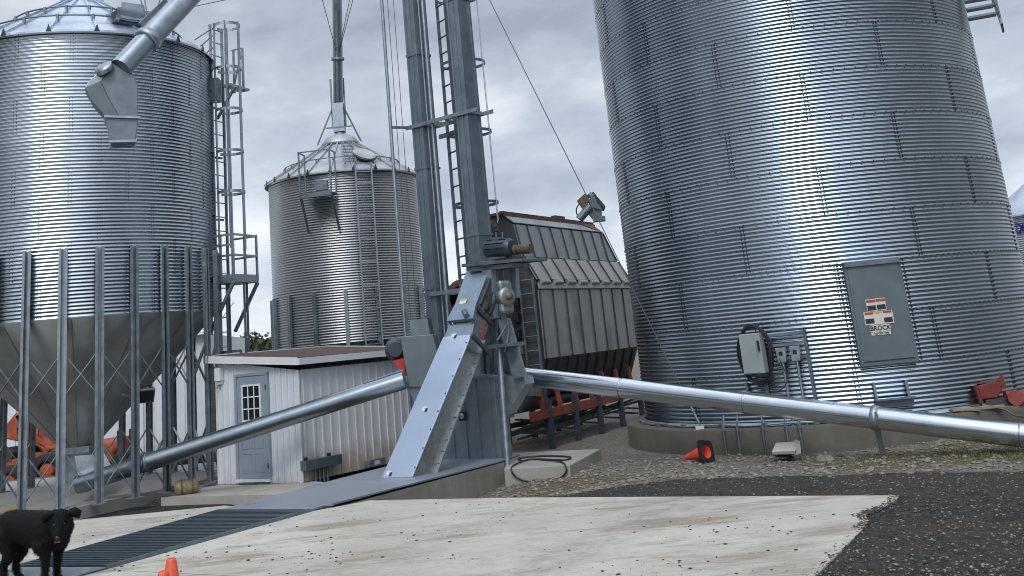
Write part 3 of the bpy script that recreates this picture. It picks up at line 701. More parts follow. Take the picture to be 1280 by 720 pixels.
for k in range(npst):
    ph = R(6.9)+2*math.pi*k/npst; ph2 = ph+2*math.pi/npst; mb = MB()
    for (za, zb_) in ((.15, .93), (1.82, 2.54)):
        for a, b in ((za, zb_), (zb_, za)):
            mb.beam(cyl(LC, LR+.05, ph+.01, a+PAD), cyl(LC, LR+.05, ph2-.01, b+PAD), .010, .048, cdir(LC, ph))
    mb.build('cross_brace', M['galv'], lb)
# bolts in faint vertical seams
bolts(lb, LC, LR, [], [(R(a)+(R(11) if k % 2 else 0), LZ0+k*10*PITCH, LZ0+(k+1)*10*PITCH) for k in range(8) for a in (-37, -15, 7, 29, 51)], LZ0, s=.008)

# caged ladder with platforms at the right side of the left bin
def ladder(mb, p, q, side, w, rung=.3, rad=.018):
    p = np.array(p, float); q = np.array(q, float); n = int(np.linalg.norm(q-p)/rung); s = np.array(side)*w/2
    mb.beam(p-s, q-s, .06, .03, side); mb.beam(p+s, q+s, .06, .03, side)
    for i in range(n+1): c = p+(q-p)*(i+.3)/(n+.6); mb.tube([c-s, c+s], rad*.7, 6)
ld = cdir(LC, R(80)); lsd = V(-ld[1], ld[0], 0)
Pl = aty(272, 300, 22.6); lx, ly = Pl[0], Pl[1]
def az_pt(u, v, y): return aty(u, v, y)
yL = 22.55
top_ = az_pt(269, 30, yL); bot_ = az_pt(272, 400, yL); cx = (top_[0]+bot_[0])/2
base = V(bot_[0], yL, PAD)
lt_ = thing('caged_ladder', 'galvanised caged ladder with platforms at the right side of the left bin', 'ladder', base)
zt_ = top_[2]; zplat = az_pt(285, 352, yL)[2]; zup = az_pt(290, 108, yL)[2]; zrail = az_pt(290, 308, yL)[2]; zlow = az_pt(285, 440, yL)[2]
vx = unit(V(.93, -.36, 0)); vy = V(.36, .93, 0)
B0 = V(base[0], yL, 0)
mb = MB(); ladder(mb, B0+up*PAD+vy*.2, B0+up*zt_+vy*.2, vy, .42); mb.build('ladder', M['galv'], lt_)
mb = MB(); rc = .29
for z in [zt_-.05, az_pt(290, 85, yL)[2], az_pt(290, 137, yL)[2], az_pt(290, 189, yL)[2], az_pt(290, 240, yL)[2]]:
    pts = [B0+vy*.2+vx*(rc+rc*math.cos(a))*1.0+vy*(rc*math.sin(a))+up*z for a in np.linspace(-math.pi*.95, math.pi*.95, 25)]
    mb = MB()
    for i in range(24): mb.beam(pts[i], pts[i+1], .008, .06)
    mb.build('cage_hoop', M['galv'], lt_)
mb = MB()
for a in (-2.2, -1.1, 0, 1.1, 2.2):
    p = B0+vy*.2+vx*(rc+rc*math.cos(a))+vy*(rc*math.sin(a)); mb.beam(p+up*(zrail-.05 if a else zrail), p+up*zt_, .05, .02, vx)
mb.build('cage_bar', M['galv'], lt_)
# mid platform
pw, pd = .60, .85
mb = MB(); pcx = B0+vx*(pw/2-.02)+vy*.2
mb.box(pcx+up*(zplat-.02), (pw, pd, .05), (vx, vy, up))
for s in (-1, 1): mb.box(pcx+vy*s*pd/2+up*(zplat+.03), (pw+.04, .03, .16), (vx, vy, up))
mb.box(pcx+vx*pw/2+up*(zplat+.03), (.03, pd, .16), (vx, vy, up)); mb.build('platform', M['galv'], lt_)
mb = MB()
for z in (zplat+.5, zplat+.92):
    a, b, c_, d_ = pcx-vx*pw/2-vy*pd/2+up*z, pcx+vx*pw/2-vy*pd/2+up*z, pcx+vx*pw/2+vy*pd/2+up*z, pcx-vx*pw/2+vy*pd/2+up*z
    mb.beam(a, b, .04, .04); mb.beam(b, c_, .04, .04); mb.beam(c_, d_, .04, .04)
for fx, fy in ((-.5, -.5), (.5, -.5), (.5, .5), (-.5, .5), (0, .5), (.5, 0), (.0, -.5)):
    q = pcx+vx*pw*fx+vy*pd*fy; mb.beam(q+up*zplat, q+up*(zplat+.95), .04, .04, vx)
for fx, fy in ((-.5, -.5), (.5, -.5)):
    q = pcx+vx*pw*fx+vy*pd*fy; mb.beam(q+up*zplat, q+up*zrail, .05, .05, vx)
mb.beam(pcx-vx*pw/2-vy*pd/2+up*zrail, pcx+vx*pw/2-vy*pd/2+up*zrail, .04, .04)
mb.build('railing', M['galv'], lt_)
mb = MB(); a = pcx-vx*pw/2-vy*pd/2
mb.beam(a+up*(zplat-1.0), pcx+vx*pw/2-vy*pd/2+up*(zplat-.05), .06, .06); mb.beam(a+up*(zplat+.05), a+up*(zplat-1.05), .12, .06, vx)
a2 = a+vy*pd; mb.beam(a2+up*(zplat-1.0), a2+vx*pw+up*(zplat-.05), .06, .06); mb.build('knee_brace', M['galv'], lt_)
# upper platform behind the cage and bin brackets
mb = MB(); mb.box(pcx+up*(zup+.05)+vy*.3, (pw*.4, .7, .05), (vx, vy, up)); mb.beam(pcx-vx*pw/2+up*(zup-.65), pcx+vx*pw*.3+up*zup, .05, .05)
for fx, fy in ((-.3, .5), (.1, .5)):
    q = pcx+vx*pw*fx+vy*fy; mb.beam(q+up*zup, q+up*(zup+1.0), .04, .04, vx)
mb.beam(pcx-vx*pw*.4+vy*.5+up*(zup+1), pcx+vx*pw*.1+vy*.5+up*(zup+1), .03, .03); mb.beam(pcx-vx*pw*.4+vy*.5+up*(zup+.5), pcx+vx*pw*.1+vy*.5+up*(zup+.5), .03, .03)
mb.beam(pcx-vx*pw*.4+vy*.5+up*zup, pcx+vx*pw*.1+vy*.5+up*(zup+1), .03, .03)
mb.build('upper_platform', M['galv'], lt_)
mb = MB()
for v in (113, 128, 190, 268): 
    z = az_pt(268, v, yL)[2]; mb.beam(V(LC[0]+LR*.985, LC[1]+.3, z), B0+vy*.0+up*z, .04, .04); mb.beam(V(LC[0]+LR*.985, LC[1]+.55, z-.1), B0+vy*.3+up*(z-.1), .04, .04)
mb.box(V((LC[0]+LR+B0[0])/2, yL+.1, az_pt(266, 112, yL)[2]), (.28, .3, .5)); mb.build('standoff_bracket', M['galv_dark'], lt_)
mb = MB()
for (p, q) in (((243, 50), (269, 33)), ((250, 58), (269, 42)), ((258, 66), (268, 58))): mb.tube([az_pt(*p, 22.3), az_pt(*q, yL)], .016, 6)
mb.build('roof_handrail', M['galv_dark'], lt_)
mb = MB()
for a in (-1.5, -.2, 1.1):
    p = B0+vy*.2+vx*(rc+rc*math.cos(a))+vy*(rc*math.sin(a)); mb.beam(p+up*zlow-up*.05, p+up*(zplat-.05), .045, .03, vx)
mb.beam(B0+up*zlow, B0+vx*.54+up*zlow, .05, .05); mb.beam(B0+vx*.54+up*zlow, B0+vx*.54+up*(zlow-.9)+vy*.1, .04, .04)
mb.build('lower_cage', M['galv_dark'], lt_)

# floodlight under the left bin
c = atr(181, 494, 21.3); n_ = unit(V(.55, -.7, -.35)); s_ = unit(np.cross(up, n_)); u_ = np.cross(n_, s_)
t = thing('floodlight', 'grey finned floodlight strapped to a post under the left hopper bin', 'floodlight', c)
MB().box(c, (.34, .26, .12), (s_, u_, n_)).build('housing', M['galv_dark'], t, bevel=.02)
MB().box(c+n_*.062, (.28, .2, .01), (s_, u_, n_)).build('lens', M['glass'], t)
mb = MB()
for i in range(7): mb.box(c-n_*.08+s_*(-.14+i*.047), (.012, .24, .07), (s_, u_, n_))
mb.build('cooling_fins', M['galv_dark'], t)
MB().tube(smooth_path([c+u_*.1-s_*.1, c+u_*.2, c+s_*.14+u_*.05, c-u_*.2+s_*.06, c-u_*.34+s_*.08]), .010, 6).build('cord', M['black'], t)
MB().beam(c-s_*.2, c-s_*.42+u_*.05, .05, .03).build('bracket', M['galv_dark'], t)

# pad under the left bin
pq = [atz(u, v, PAD) for u, v in [(84, 637), (268, 597)]]
pf = [V(-9.6, 19.95, PAD), V(*pq[0][:2], PAD), V(*pq[1][:2], PAD), V(-5.3, 24.4, PAD), V(-7, 26.2, PAD), V(-13, 26.2, PAD), V(-13.5, 20.6, PAD)]
o = MB().prism(pf, (0, 0, -.5)).build('bin_pad', M['concwet']); tag(o, 'broad concrete pad under the posts of the left hopper bin', 'concrete pad')
sp = [atz(u, v, .02) for u, v in [(228, 619), (272, 608), (372, 606), (300, 618), (240, 622)]]
o = MB().prism([V(-6.55, 20.4, .035), V(-5.9, 20.05, .035), V(-4.2, 19.1, .035), V(-3.3, 19.8, .035), V(-4.1, 21, .035), V(-6.2, 22.3, .035)], (0, 0, -.4)).build('doorstep_slab', M['conc']); struct(o)
# yellow edge strip at far left
tag(MB().prism([atz(2, 640, PAD+.004), atz(20, 634, PAD+.004), atz(22, 637, PAD+.004), atz(2, 646, PAD+.004)], up*.02).build('yellow_strip', M['yellow']), 'short yellow strip on the pad edge behind the black dog', 'curb strip')

# --- the middle bin farther back
MC = V(31*math.sin(R(-8.325)), 31*math.cos(R(-8.325)), 0); MR = 2.10; MZ0 = 2.50; MZ1 = MZ0+round((6.95-2.5)/PITCH)*PITCH
mbn = thing('middle_bin', 'dull grey middle hopper bin with a conical roof behind the shed', 'hopper bin', MC)
shell(MC, MR, MZ0, MZ1, 120, M['shell_dull'], mbn, per=6, amp=.0105)
SL = .63
ro = rib_roof(mbn, MC, MR, MZ1, SL, .42, 22, M['roof_old'])
zt3 = MZ1+(MR+.1-.42)*SL
MB().lathe([(.22, zt3+.28), (.40, zt3+.20), (.55, zt3+.02), (.56, zt3-.05), (.5, zt3-.06)], MC, 40).build('peak_collar', M['roof_old'], mbn)
MB().lathe([(MR, MZ0+.02), (MR+.01, MZ0-.02), (.25, .9), (.25, .8)], MC, 72).build('hopper_cone', M['dryerdark'], mbn)
npo = 16
zmp = phi_of(MC, MR, 427, 362)[1]
for k in range(npo):
    ph = R(-2.5)+2*math.pi*k/npo+R(0); d = cdir(MC, ph); sd = V(-d[1], d[0], 0); c = cyl(MC, MR+.05, ph, zmp/2)
    mb = MB(); mb.box(c+d*.03, (.09, zmp, .012), (sd, up, d))
    for s in (-1, 1): mb.box(c+sd*s*.04, (.012, zmp, .08), (sd, up, d))
    mb.build('post', M['post'], mbn)
for (u0_, u1) in ((444, 464),):
    mb = MB(); pa_, za_, _ = phi_of(MC, MR+.12, 444, 214); pb_, zb_, _ = phi_of(MC, MR+.12, 464, 214)
    A1, A2 = cyl(MC, MR+.14, pa_, 2.0), cyl(MC, MR+.14, pb_, 2.0); hgh = up*(MZ1+.15-2.0)
    mb.beam(A1, A1+hgh, .04, .05, cdir(MC, pa_)); mb.beam(A2, A2+hgh, .04, .05, cdir(MC, pa_))
    n = int((MZ1-2)/.3)
    for i in range(n+1): mb.beam(A1+up*(i*.3+.1), A2+up*(i*.3+.1), .03, .03)
    pm = (A1+A2)/2+hgh; tp = cyl(MC, .7, (pa_+pb_)/2, MZ1+(MR+.1-.7)*SL+.12)
    mb.beam(A1+hgh, A2+hgh, .03, .03)
    mb.build('ladder', M['galv'], mbn)
    mb = MB(); s2 = (A2-A1)*.36; p1 = cyl(MC, MR, (pa_+pb_)/2-.14, MZ1+.18)
    mb.beam(p1-s2, tp-s2, .03, .03); mb.beam(p1+s2, tp+s2, .03, .03)
    for i in range(7): c = p1+(tp-p1)*(i+.5)/7; mb.beam(c-s2, c+s2, .025, .025)
    mb.build('roof_ladder', M['galv_dark'], mbn)
# roof hatch
ph = phi_of(MC, MR-.6, 454, 200)[0]; d = cdir(MC, ph); sd = V(-d[1], d[0], 0); sl = unit(V(d[0], d[1], -SL)); nn = np.cross(sd, sl); nn = nn if nn[2] > 0 else -nn
hc = MC*V(1, 1, 0)+d*(MR-.55)+up*(MZ1+.65*SL+.05)
hb = MB(); ring = [hc+nn*.05+sd*.30*math.cos(a)+sl*.40*math.sin(a) for a in np.linspace(0, 2*math.pi, 25)[:-1]]; hb.prism(ring, nn*.05)
ht = hb.build('hatch', M['roof_old'], mbn); mb = MB(); mb.tube([hc+nn*.06+sd*.31*math.cos(a)+sl*.41*math.sin(a) for a in np.linspace(0, math.pi, 16)], .025, 6); mb.build('hatch_rim', M['bolt'], ht)
mb = MB(); rr = MR-.45; ringtube(mb, MC, rr, MZ1+(MR+.1-rr)*SL+.12, .015)
for k in range(22):
    a = 2*math.pi*(k+.5)/22; mb.box(V(MC[0]+rr*math.cos(a), MC[1]+rr*math.sin(a), MZ1+(MR+.1-rr)*SL+.07), (.04, .04, .12))
mb.build('roof_rail', M['galv_dark'], mbn)
# side platform on the middle bin
pa_, _, _ = phi_of(MC, MR, 403, 240); d = cdir(MC, pa_); sd = V(-d[1], d[0], 0)
zpf = phi_of(MC, MR+.3, 405, 243)[1]; pc2 = cyl(MC, MR+.32, pa_, zpf)
mb = MB(); mb.box(pc2, (.86, .62, .04), (sd, d, up)); mb.box(pc2+d*.3-up*.03, (.86, .03, .12), (sd, d, up)); mb.build('platform', M['galv_dark'], mbn)
mb = MB()
for s in (-1, 1):
    q = pc2+sd*s*.42+d*.30; mb.beam(q, q+up*1.15, .04, .04, sd); q2 = pc2+sd*s*.42-d*.2; mb.beam(q2, q2+up*1.15, .03, .03, sd); mb.beam(q+up*1.13, q2+up*1.13, .03, .03)
    mb.beam(pc2+sd*s*.42+d*.30, pc2+sd*s*.42-d*.30-up*.95, .05, .05)
q = pc2+d*.30+up*1.13; mb.beam(q-sd*.42, q+sd*.42, .03, .03); q = pc2+d*.30+up*.55; mb.beam(q-sd*.42, q-sd*.35, .03, .03)
mb.build('platform_rail', M['galv_dark'], mbn)
MB().box(pc2+up*.3-d*.32, (.34, .12, .26), (sd, d, up)).build('vent_box', M['galv_dark'], mbn)

# ------------------------------------------------------------------ spouts
def seg(name, label, cat, pts, r, mt, n=24, flange=(), group=None):
    base = pts[0]; t = thing(name, label, cat, base, group); MB().tube(pts, r, n).build('tube', mt, t)
    for f in flange:
        p = pts[0]+(pts[-1]-pts[0])*f; d = unit(pts[-1]-pts[0]); MB().lathe([(r*.98, -.03), (r+.025, -.03), (r+.025, .03), (r*.98, .03)], p, 24, axis=d).build('flange', M['galv'], t)
    return t
# spout into the middle bin's peak
pk = MC*V(1, 1, 0)+up*(zt3+.25); tp = aty(421, -60, 29.4)
t = thing('peak_spout', 'straight dark spout coming down into the peak of the middle bin', 'grain spout', pk)
zz1 = aty(427, 170, 30.6); zb2 = aty(426.5, 136, 30.6)
MB().tube([pk-up*.1, V(pk[0], pk[1], zz1[2]+.1)], .15, 16).build('outlet_tube', M['galv'], t)
cb = V(pk[0], pk[1], (zz1[2]+zb2[2])/2+.1); MB().box(cb+up*.05, (.32, .32, .85)).build('spout_box', M['galv'], t)
q0 = cb+up*.45; MB().tube([q0, tp+(tp-q0)*1.5], .145, 20).build('tube', M['tube_dull'], t)
MB().lathe([(.14, -.05), (.19, -.05), (.19, .05), (.14, .05)], q0+unit(tp-q0)*1.35, 20, axis=tp-q0).build('flange', M['galv_dark'], t)
mb = MB()
for s in (-1, 1): mb.beam(cb+V(s*.19, 0, -.2), cb+V(s*.19, 0, 1.25), .035, .05)
mb.build('lift_bar', M['galv_dark'], t)
mb = MB()
for dx, dy in ((-.55, -.2), (.55, -.2), (0, .55)):
    mb.beam(cb+V(dx*.3, dy*.3, .35), MC*V(1, 1, 0)+V(dx*1.15, dy*1.15, zt3+.0), .04, .04)
mb.beam(cb+V(-.38, -.15, -.25), cb+V(.38, -.15, -.25), .035, .035); mb.build('tripod_brace', M['galv_dark'], t)
mb = MB(); k1 = q0+unit(tp-q0)*1.4
for u, v in ((403, 0), (437, 0), (441, 0)): mb.tube([k1, k1+(aty(u, v, 28.6)-k1)*1.6], .010, 5)
tag(mb.build('spout_cables', M['cable']), 'thin steel cables bracing the spout above the middle bin', 'cable')

# loading spout with its elbow hanging before the left bin
RSP = 16.0
b0 = atr(153, 83, RSP); b1 = atr(252, -22, RSP+.9); dsp = unit(b1-b0); b2 = b0+dsp*7
t = thing('loading_spout', 'round spout with a grey steel elbow hanging before the left bin', 'grain spout', b0)
ff = unit(b1-b0)*np.linalg.norm(atr(193, 40, RSP)-b0)
MB().tube([b0-dsp*.05, b0+ff*.93], .165, 28).build('lower_tube', M['tube_dull'], t)
MB().tube([b0+ff*.93, b2], .185, 28).build('tube', M['galv'], t)
MB().lathe([(.15, -.06), (.20, -.06), (.20, .06), (.15, .06)], b0+ff*.95, 28, axis=dsp).build('collar', M['galv'], t)
MB().beam(b0+ff*1.05+CJ*.17-CI*.15, b0+ff*2.0+CJ*.17-CI*.12, .05, .09).build('lug', M['galv_dark'], t)
nb_ = unit(V(-b0[0], -b0[1], 0)); sb = V(-nb_[1], nb_[0], 0); sb = sb if sb[0] > 0 else -sb
def el(u, v, k=0): return onp(u, v, b0, nb_)+nb_*k
side_poly = [(147, 74), (165, 92), (172, 106), (172, 148), (149, 146), (136, 124), (126, 102)]
front = [el(u, v, .02) for u, v in side_poly]
eb_ = MB().prism(front, -nb_*.36).build('elbow', M['galv_dark'], t, bevel=.008)
wear = [el(u, v, .02) for u, v in [(126, 102), (136, 124), (149, 146), (131.5, 145.5), (116, 128), (106, 110)]]
MB().prism(wear, -nb_*.34).build('shaded_wear_back', M['doorgrey'], t, bevel=.006)  # darker grey paints the face shading on the elbow's lower back
MB().prism([el(u, v, .015) for u, v in [(147, 74), (126, 102), (106, 110), (110, 103), (138, 77)]], -nb_*.32).build('elbow_top', M['galv'], t, bevel=.005)
lid = el(130, 86, .04); MB().lathe([(0, .03), (.13, .03), (.135, 0), (.13, -.04)], lid, 24, axis=unit(CJ*.75-CI*.6+nb_*.6)).build('inspection_lid', M['galv'], t)
hop = [el(u, v, .03) for u, v in [(131.5, 147), (173, 148), (169, 176), (138, 177)]]
MB().prism(hop, -nb_*.34).build('discharge_throat', M['galv_dark'], t, bevel=.006)
mb = MB(); a, b = el(130, 146.5, .05), el(175, 148, .05); mb.beam(a, b, .04, .03); mb.beam(a-nb_*.4, b-nb_*.4, .04, .03)
a, b = el(136, 178, .05), el(171, 177, .05); mb.beam(a, b, .05, .03); mb.beam(a-nb_*.4, b-nb_*.4, .05, .03); mb.build('throat_flange', M['galv'], t)
mb = MB(); k1 = b0+ff*1.0+CJ*.16
for u, v in ((176, 0), (181, 0), (200, 0)): mb.tube([k1, k1+(atr(u, v, RSP+1)-k1)*2.2], .010, 5)
tag(mb.build('spout_cables', M['cable']), 'thin cables holding up the loading spout beside the left bin roof', 'cable')
# roof vent hood
vp = cyl(LC, LR-.45, R(23), LZ1+.55); t = thing('roof_vent', 'hooded roof exhauster with dark opening on the left bin roof', 'roof vent', vp)
hd = cdir(LC, R(23)); hs = V(-hd[1], hd[0], 0)
MB().prism([vp+hs*x+up*z-hd*.25 for x, z in ((-.24, -.2), (.24, -.2), (.24, .08), (-.24, .08))], hd*.4).build('housing', M['dryerdark'], t)
MB().lathe([(.26, -.34), (.28, 0), (.26, .34)], vp+up*.05, 20, a0=0, a1=math.pi, axis=hs if False else hs).build('hood', M['roof'], t)
MB().prism([vp+hs*x+up*z+hd*.17 for x, z in ((-.26, -.16), (.30, -.16), (.24, .18), (-.22, .18))], hd*.05).build('hood_face', M['roof'], t)

# ------------------------------------------------------------------ bucket elevator
ea = V(math.sin(R(38)), math.cos(R(38)), 0); eb = V(math.cos(R(38)), -math.sin(R(38)), 0)
PR = aty(588, 170, 21.3); PL = aty(531, 170, 22.1); PR[2] = 0; PL[2] = 0
be = thing('bucket_elevator', 'tall twin trunk galvanised bucket elevator rising out of the picture', 'bucket elevator', (PR+PL)/2)
TW, TD, ZT = .30, .38, 20.
for Pt, z0 in ((PL, .5), (PR, 1.4)):
    mb = MB(); c = Pt+up*(z0+ZT)/2
    mb.box(c, (TW, ZT-z0, TD), (eb, up, ea))
    for s in (-1, 1):
        mb.box(c-ea*(TD/2+.012)+eb*s*(TW/2-.02), (.045, ZT-z0, .02), (eb, up, ea))
    mb.box(c-ea*(TD/2+.012)+eb*.015, (.02, ZT-z0, .022), (eb, up, ea))
    mb.box(c+eb*(TW/2+.008)+ea*(TD/2-.03), (.014, ZT-z0, .05), (eb, up, ea))
    tr = mb.build('trunk', M['trunk'], be)
    mb = MB()
    for k in range(1, 8): mb.box(Pt+up*(z0+k*2.44+.35), (TW+.05, .05, TD+.05), (eb, up, ea))
    mb.build('trunk_flange', M['trunk'], tr)
# brackets
zb_ = [aty(574, 143, 21.2)[2]]
zb_ += [zb_[0]+4.6, aty(560, 364, 21.3)[2]]
for k, z in enumerate(zb_):
    mb = MB()
    for s in (-1, 1):
        a = PL-eb*.3+ea*s*(TD/2+.05)+up*z; b = PR+eb*.45+ea*s*(TD/2+.05)+up*z
        if k == 2: a = PL+ea*s*(TD/2+.05)+up*z; b = PR+ea*s*(TD/2+.05)+up*z
        mb.beam(a, b, .03, .08)
    for Pt in (PL, PR):
        for s in (-1, 1): mb.beam(Pt+eb*s*(TW/2+.04)-ea*(TD/2+.07)+up*z, Pt+eb*s*(TW/2+.04)+ea*(TD/2+.07)+up*z, .06, .07)
    if k < 2:
        for i in range(4):
            f0, f1 = i/4, (i+1)/4; a = PL+eb*.2+(PR-PL-eb*.4)*f0; b = PL+eb*.2+(PR-PL-eb*.4)*f1
            s = 1 if i % 2 else -1; mb.beam(a-ea*s*.22+up*(z-.02), b+ea*s*.22+up*(z-.02), .03, .04)
        mb.beam(PL+eb*.15+ea*.3+up*(z-.22), PR-eb*.1+ea*.3+up*(z-.22), .05, .09)
        mb.beam(PL+up*(z-.02), aty(490, 164-(0 if k == 0 else 300), 21.6)*V(1, 1, 0)+up*(z-.05), .04, .05)
    mb.build('tie_bracket', M['galv'], be)
# ladder and cage behind the right trunk
lc = aty(555.5, 60, 21.9); lc[2] = 0
mb = MB(); ladder(mb, lc+up*.9, lc+up*ZT, unit(V(.55, -.835, 0)), .34, .355, .026); mb.build('ladder', M['galv_dark'], be)
cgc = aty(577, 60, 22.15); cgc[2] = 0
mb = MB(); zc0 = aty(577, 256, 22)[2]
for k in range(14):
    z = zc0+k*.79*1.9
    pts = [cgc+V(.47*math.cos(a), .42*math.sin(a), z) for a in np.linspace(0, 2*math.pi, 25)]
    mb = MB()
    for i in range(24): mb.beam(pts[i], pts[i+1], .01, .06)
    mb.build('cage_hoop', M['galv_dark'], be)
mb = MB()
for a in (-.4, .5, 2.75):
    p = cgc+V(.47*math.cos(a), .42*math.sin(a), 0); mb.beam(p+up*(zc0-.4), p+up*ZT, .045, .015)
mb.build('cage_bar', M['galv'], be)
# pipes beside the left trunk
mb = MB(); p = aty(490.5, 190, 21.5); mb.tube([V(p[0], p[1], .3), V(p[0], p[1], ZT)], .035, 8)
q = PL+eb*(TW/2+.13)-ea*.05; mb.tube([q+up*.5, q+up*ZT], .04, 8); q = PL+eb*(TW/2+.05)-ea*.1; mb.tube([q+up*.5, q+up*ZT], .018, 8)
mb.build('riser_pipe', M['galv'], be)
mb = MB()
for u in (497.5, 505): p = aty(u, 180, 21.6); mb.tube([V(p[0], p[1], .5), V(p[0], p[1], ZT)], .007, 5)
mb.build('hoist_cable', M['cable'], be)
# boot housing
hf = aty(627, 580, 19.15); z_h0 = hf[2]; z_h1 = aty(620, 470, 19.15)[2]; HL = 1.45
fr = hf; ffc = fr-eb*HL
poly = [fr+up*0, ffc, ffc+up*(z_h1-z_h0), fr+up*(z_h1-z_h0)]
MB().prism(poly, ea*.32).build('boot_housing', M['trunk'], be, bevel=.006)
mb = MB()
for k in range(5): mb.box(fr-eb*(.12+k*.30)+up*((z_h1-z_h0)/2)-ea*.014, (.05, z_h1-z_h0-.04, .022), (eb, up, ea))
mb.box(fr-eb*HL/2+up*.03-ea*.02, (HL, .05, .05), (eb, up, ea)); mb.box(fr-eb*HL/2+up*(z_h1-z_h0)-ea*.02, (HL+.04, .04, .05), (eb, up, ea)); mb.build('housing_rib', M['trunk'], be)
c = onp(579, 520, fr-ea*.02, ea); tg = MB().box(c-ea*.02, (.16, .15, .02), (eb, up, ea)).build('black_tag', M['black'], be)
MB().lathe([(0, .01), (.05, .01), (.05, 0)], c-ea*.03+eb*-.01, 16, axis=-ea).build('tag_dial', M['galv'], tg)
# flared inlet on the right and its braces
h0 = fr+ea*.15
pp = [(-.45, 1.55-.02), (.42, 1.62), (.38, 1.40), (.02, .85), (-.45, .85)]
def hb_(u, v, k=.12): return onp(u, v, fr+ea*k, ea)
MB().prism([hb_(600, 468), hb_(655, 471), hb_(657, 480), hb_(634, 518), hb_(600, 518)], ea*.25).build('inlet_hopper', M['galv'], be, bevel=.006)
MB().prism([hb_(622, 400, .05), hb_(636, 398, .05), hb_(657, 470, .05), hb_(641, 474, .05)], ea*.05).build('gusset_plate', M['galv'], be)
mb = MB()
for (a, b) in (((605, 470), (602, 400)), ((622, 470), (618, 395)), ((640, 472), (622, 380)), ((612, 470), (612, 345))): mb.beam(hb_(*a, .3), hb_(*b, .3), .07, .07, ea)
mb.prism([hb_(607, 470, .5), hb_(640, 472, .5), hb_(622, 395, .5), hb_(603, 405, .5)], ea*.1)
mb.build('support_leg', M['galv_dark'], be)
MB().prism([hb_(604, 432, -.25), hb_(633, 429, -.25), hb_(635, 433, -.25), hb_(602, 437, -.25)], ea*.5).build('shelf', M['galv_dark'], be)
MB().box((PR+up*1.7)+ea*.0, (.5, 1.9, .5), (eb, up, ea)).build('boot_throat', M['trunk'], be)
MB().box((PL+up*.9), (.5, 1.3, .5), (eb, up, ea)).build('up_leg_boot', M['trunk'], be)
pb = aty(636, 603, 18.85); pt = aty(624, 437, 19.0)
tag(MB().tube([pb, pt], .045, 12).build('support_pipe', M['galv']), 'slim galvanised pipe standing beside the elevator boot on the slab', 'pipe')
c = aty(629, 560, 19.45); tag(MB().box(c-up*.2, (.12, .6, .14), (eb, up, ea)).build('anchor_leg', M['galv_dark']), 'short dark steel foot right of the elevator boot housing', 'steel leg')

# ------------------------------------------------------------------ incline conveyor (white chute)
cb0 = onp(496, 597, FR+up*.03, pn)
cb0 = cb0 if abs(cb0[1]-18.7) < 2.5 else atz(496, 597, .12)
top = onp(598, 341, cb0, eb); ax = unit(top-cb0)
# cover plane contains ax and eb ; its normal points up and toward the camera
cn = np.cross(eb, ax); cn = cn if cn@(-ea) > 0 else -cn
ic = thing('incline_conveyor', 'steep incline conveyor with a bright white lower cover and drive head', 'conveyor', cb0)
def ip(u, v, k=0): return onp(u, v, cb0, cn)+cn*k
def ipoly(pl, k, dep, name, mt, bevel=.004): return MB().prism([ip(u, v, k) for u, v in pl], -cn*dep).build(name, mt, ic, bevel=bevel)
ipoly([(477, 597), (515, 596), (589, 418), (554, 421)], 0, .02, 'white_cover', M['cover'])
ipoly([(554, 423), (589, 418), (592, 404), (560.5, 406)], -.012, .02, 'upper_cover', M['bluegrey'])
ipoly([(560, 403.5), (593, 400), (597, 380), (570, 383)], .05, .07, 'joint_cover', M['bluegrey'])
ipoly([(570, 383), (597, 380), (613, 338), (600, 336), (584, 341)], .04, .06, 'head_cover', M['bluegrey'])
# side trough (box behind the covers)
dep = .40
q = [ip(u, v, -.03) for u, v in [(478, 598), (514, 597), (610, 344), (590, 346)]]
MB().prism(q, -cn*dep).build('trough', M['side'], ic)
# outer flange along the trough's back edge
e0, e1 = ip(515.5, 596.5, -dep-.03), ip(603, 365, -dep-.03)
mb = MB(); mb.beam(e0+eb*.0, e0+(e1-e0)*.80, .075, .02, cn); mb.build('flange_strip', M['galv'], ic)
mb = MB()
for i in range(14):
    p = e0+(e1-e0)*(.02+.76*i/13); mb.box(p+cn*.012+eb*.0, (.02, .02, .02)); 
for i in range(8):
    p = ip(515.5, 596.5)+(ip(589, 418)-ip(515.5, 596.5))*(i+.5)/8; mb.box(p-eb*.03+cn*.005, (.02, .02, .012), (eb, ax, cn))
mb.build('flange_bolts', M['bolt'], ic)
# dark stiffener ribs across the side
mb = MB()
for (u, v) in ((589, 420), (594, 385)):
    p = ip(u, v, .03); mb.beam(p+eb*.03, p+eb*.03-cn*(dep+.12), .05, .06, ax)
mb.beam(ip(598, 380, -.02)+eb*.04, ip(612, 343, -.02)+eb*.04, .05, .05); mb.beam(ip(598, 380, -.3)+eb*.04, ip(612, 343, -.3)+eb*.04, .05, .06); mb.beam(ip(598, 380, -.17)+eb*.04, ip(612, 343, -.17)+eb*.04, .04, .03)
mb.build('side_rib', M['dryerdark'], ic)
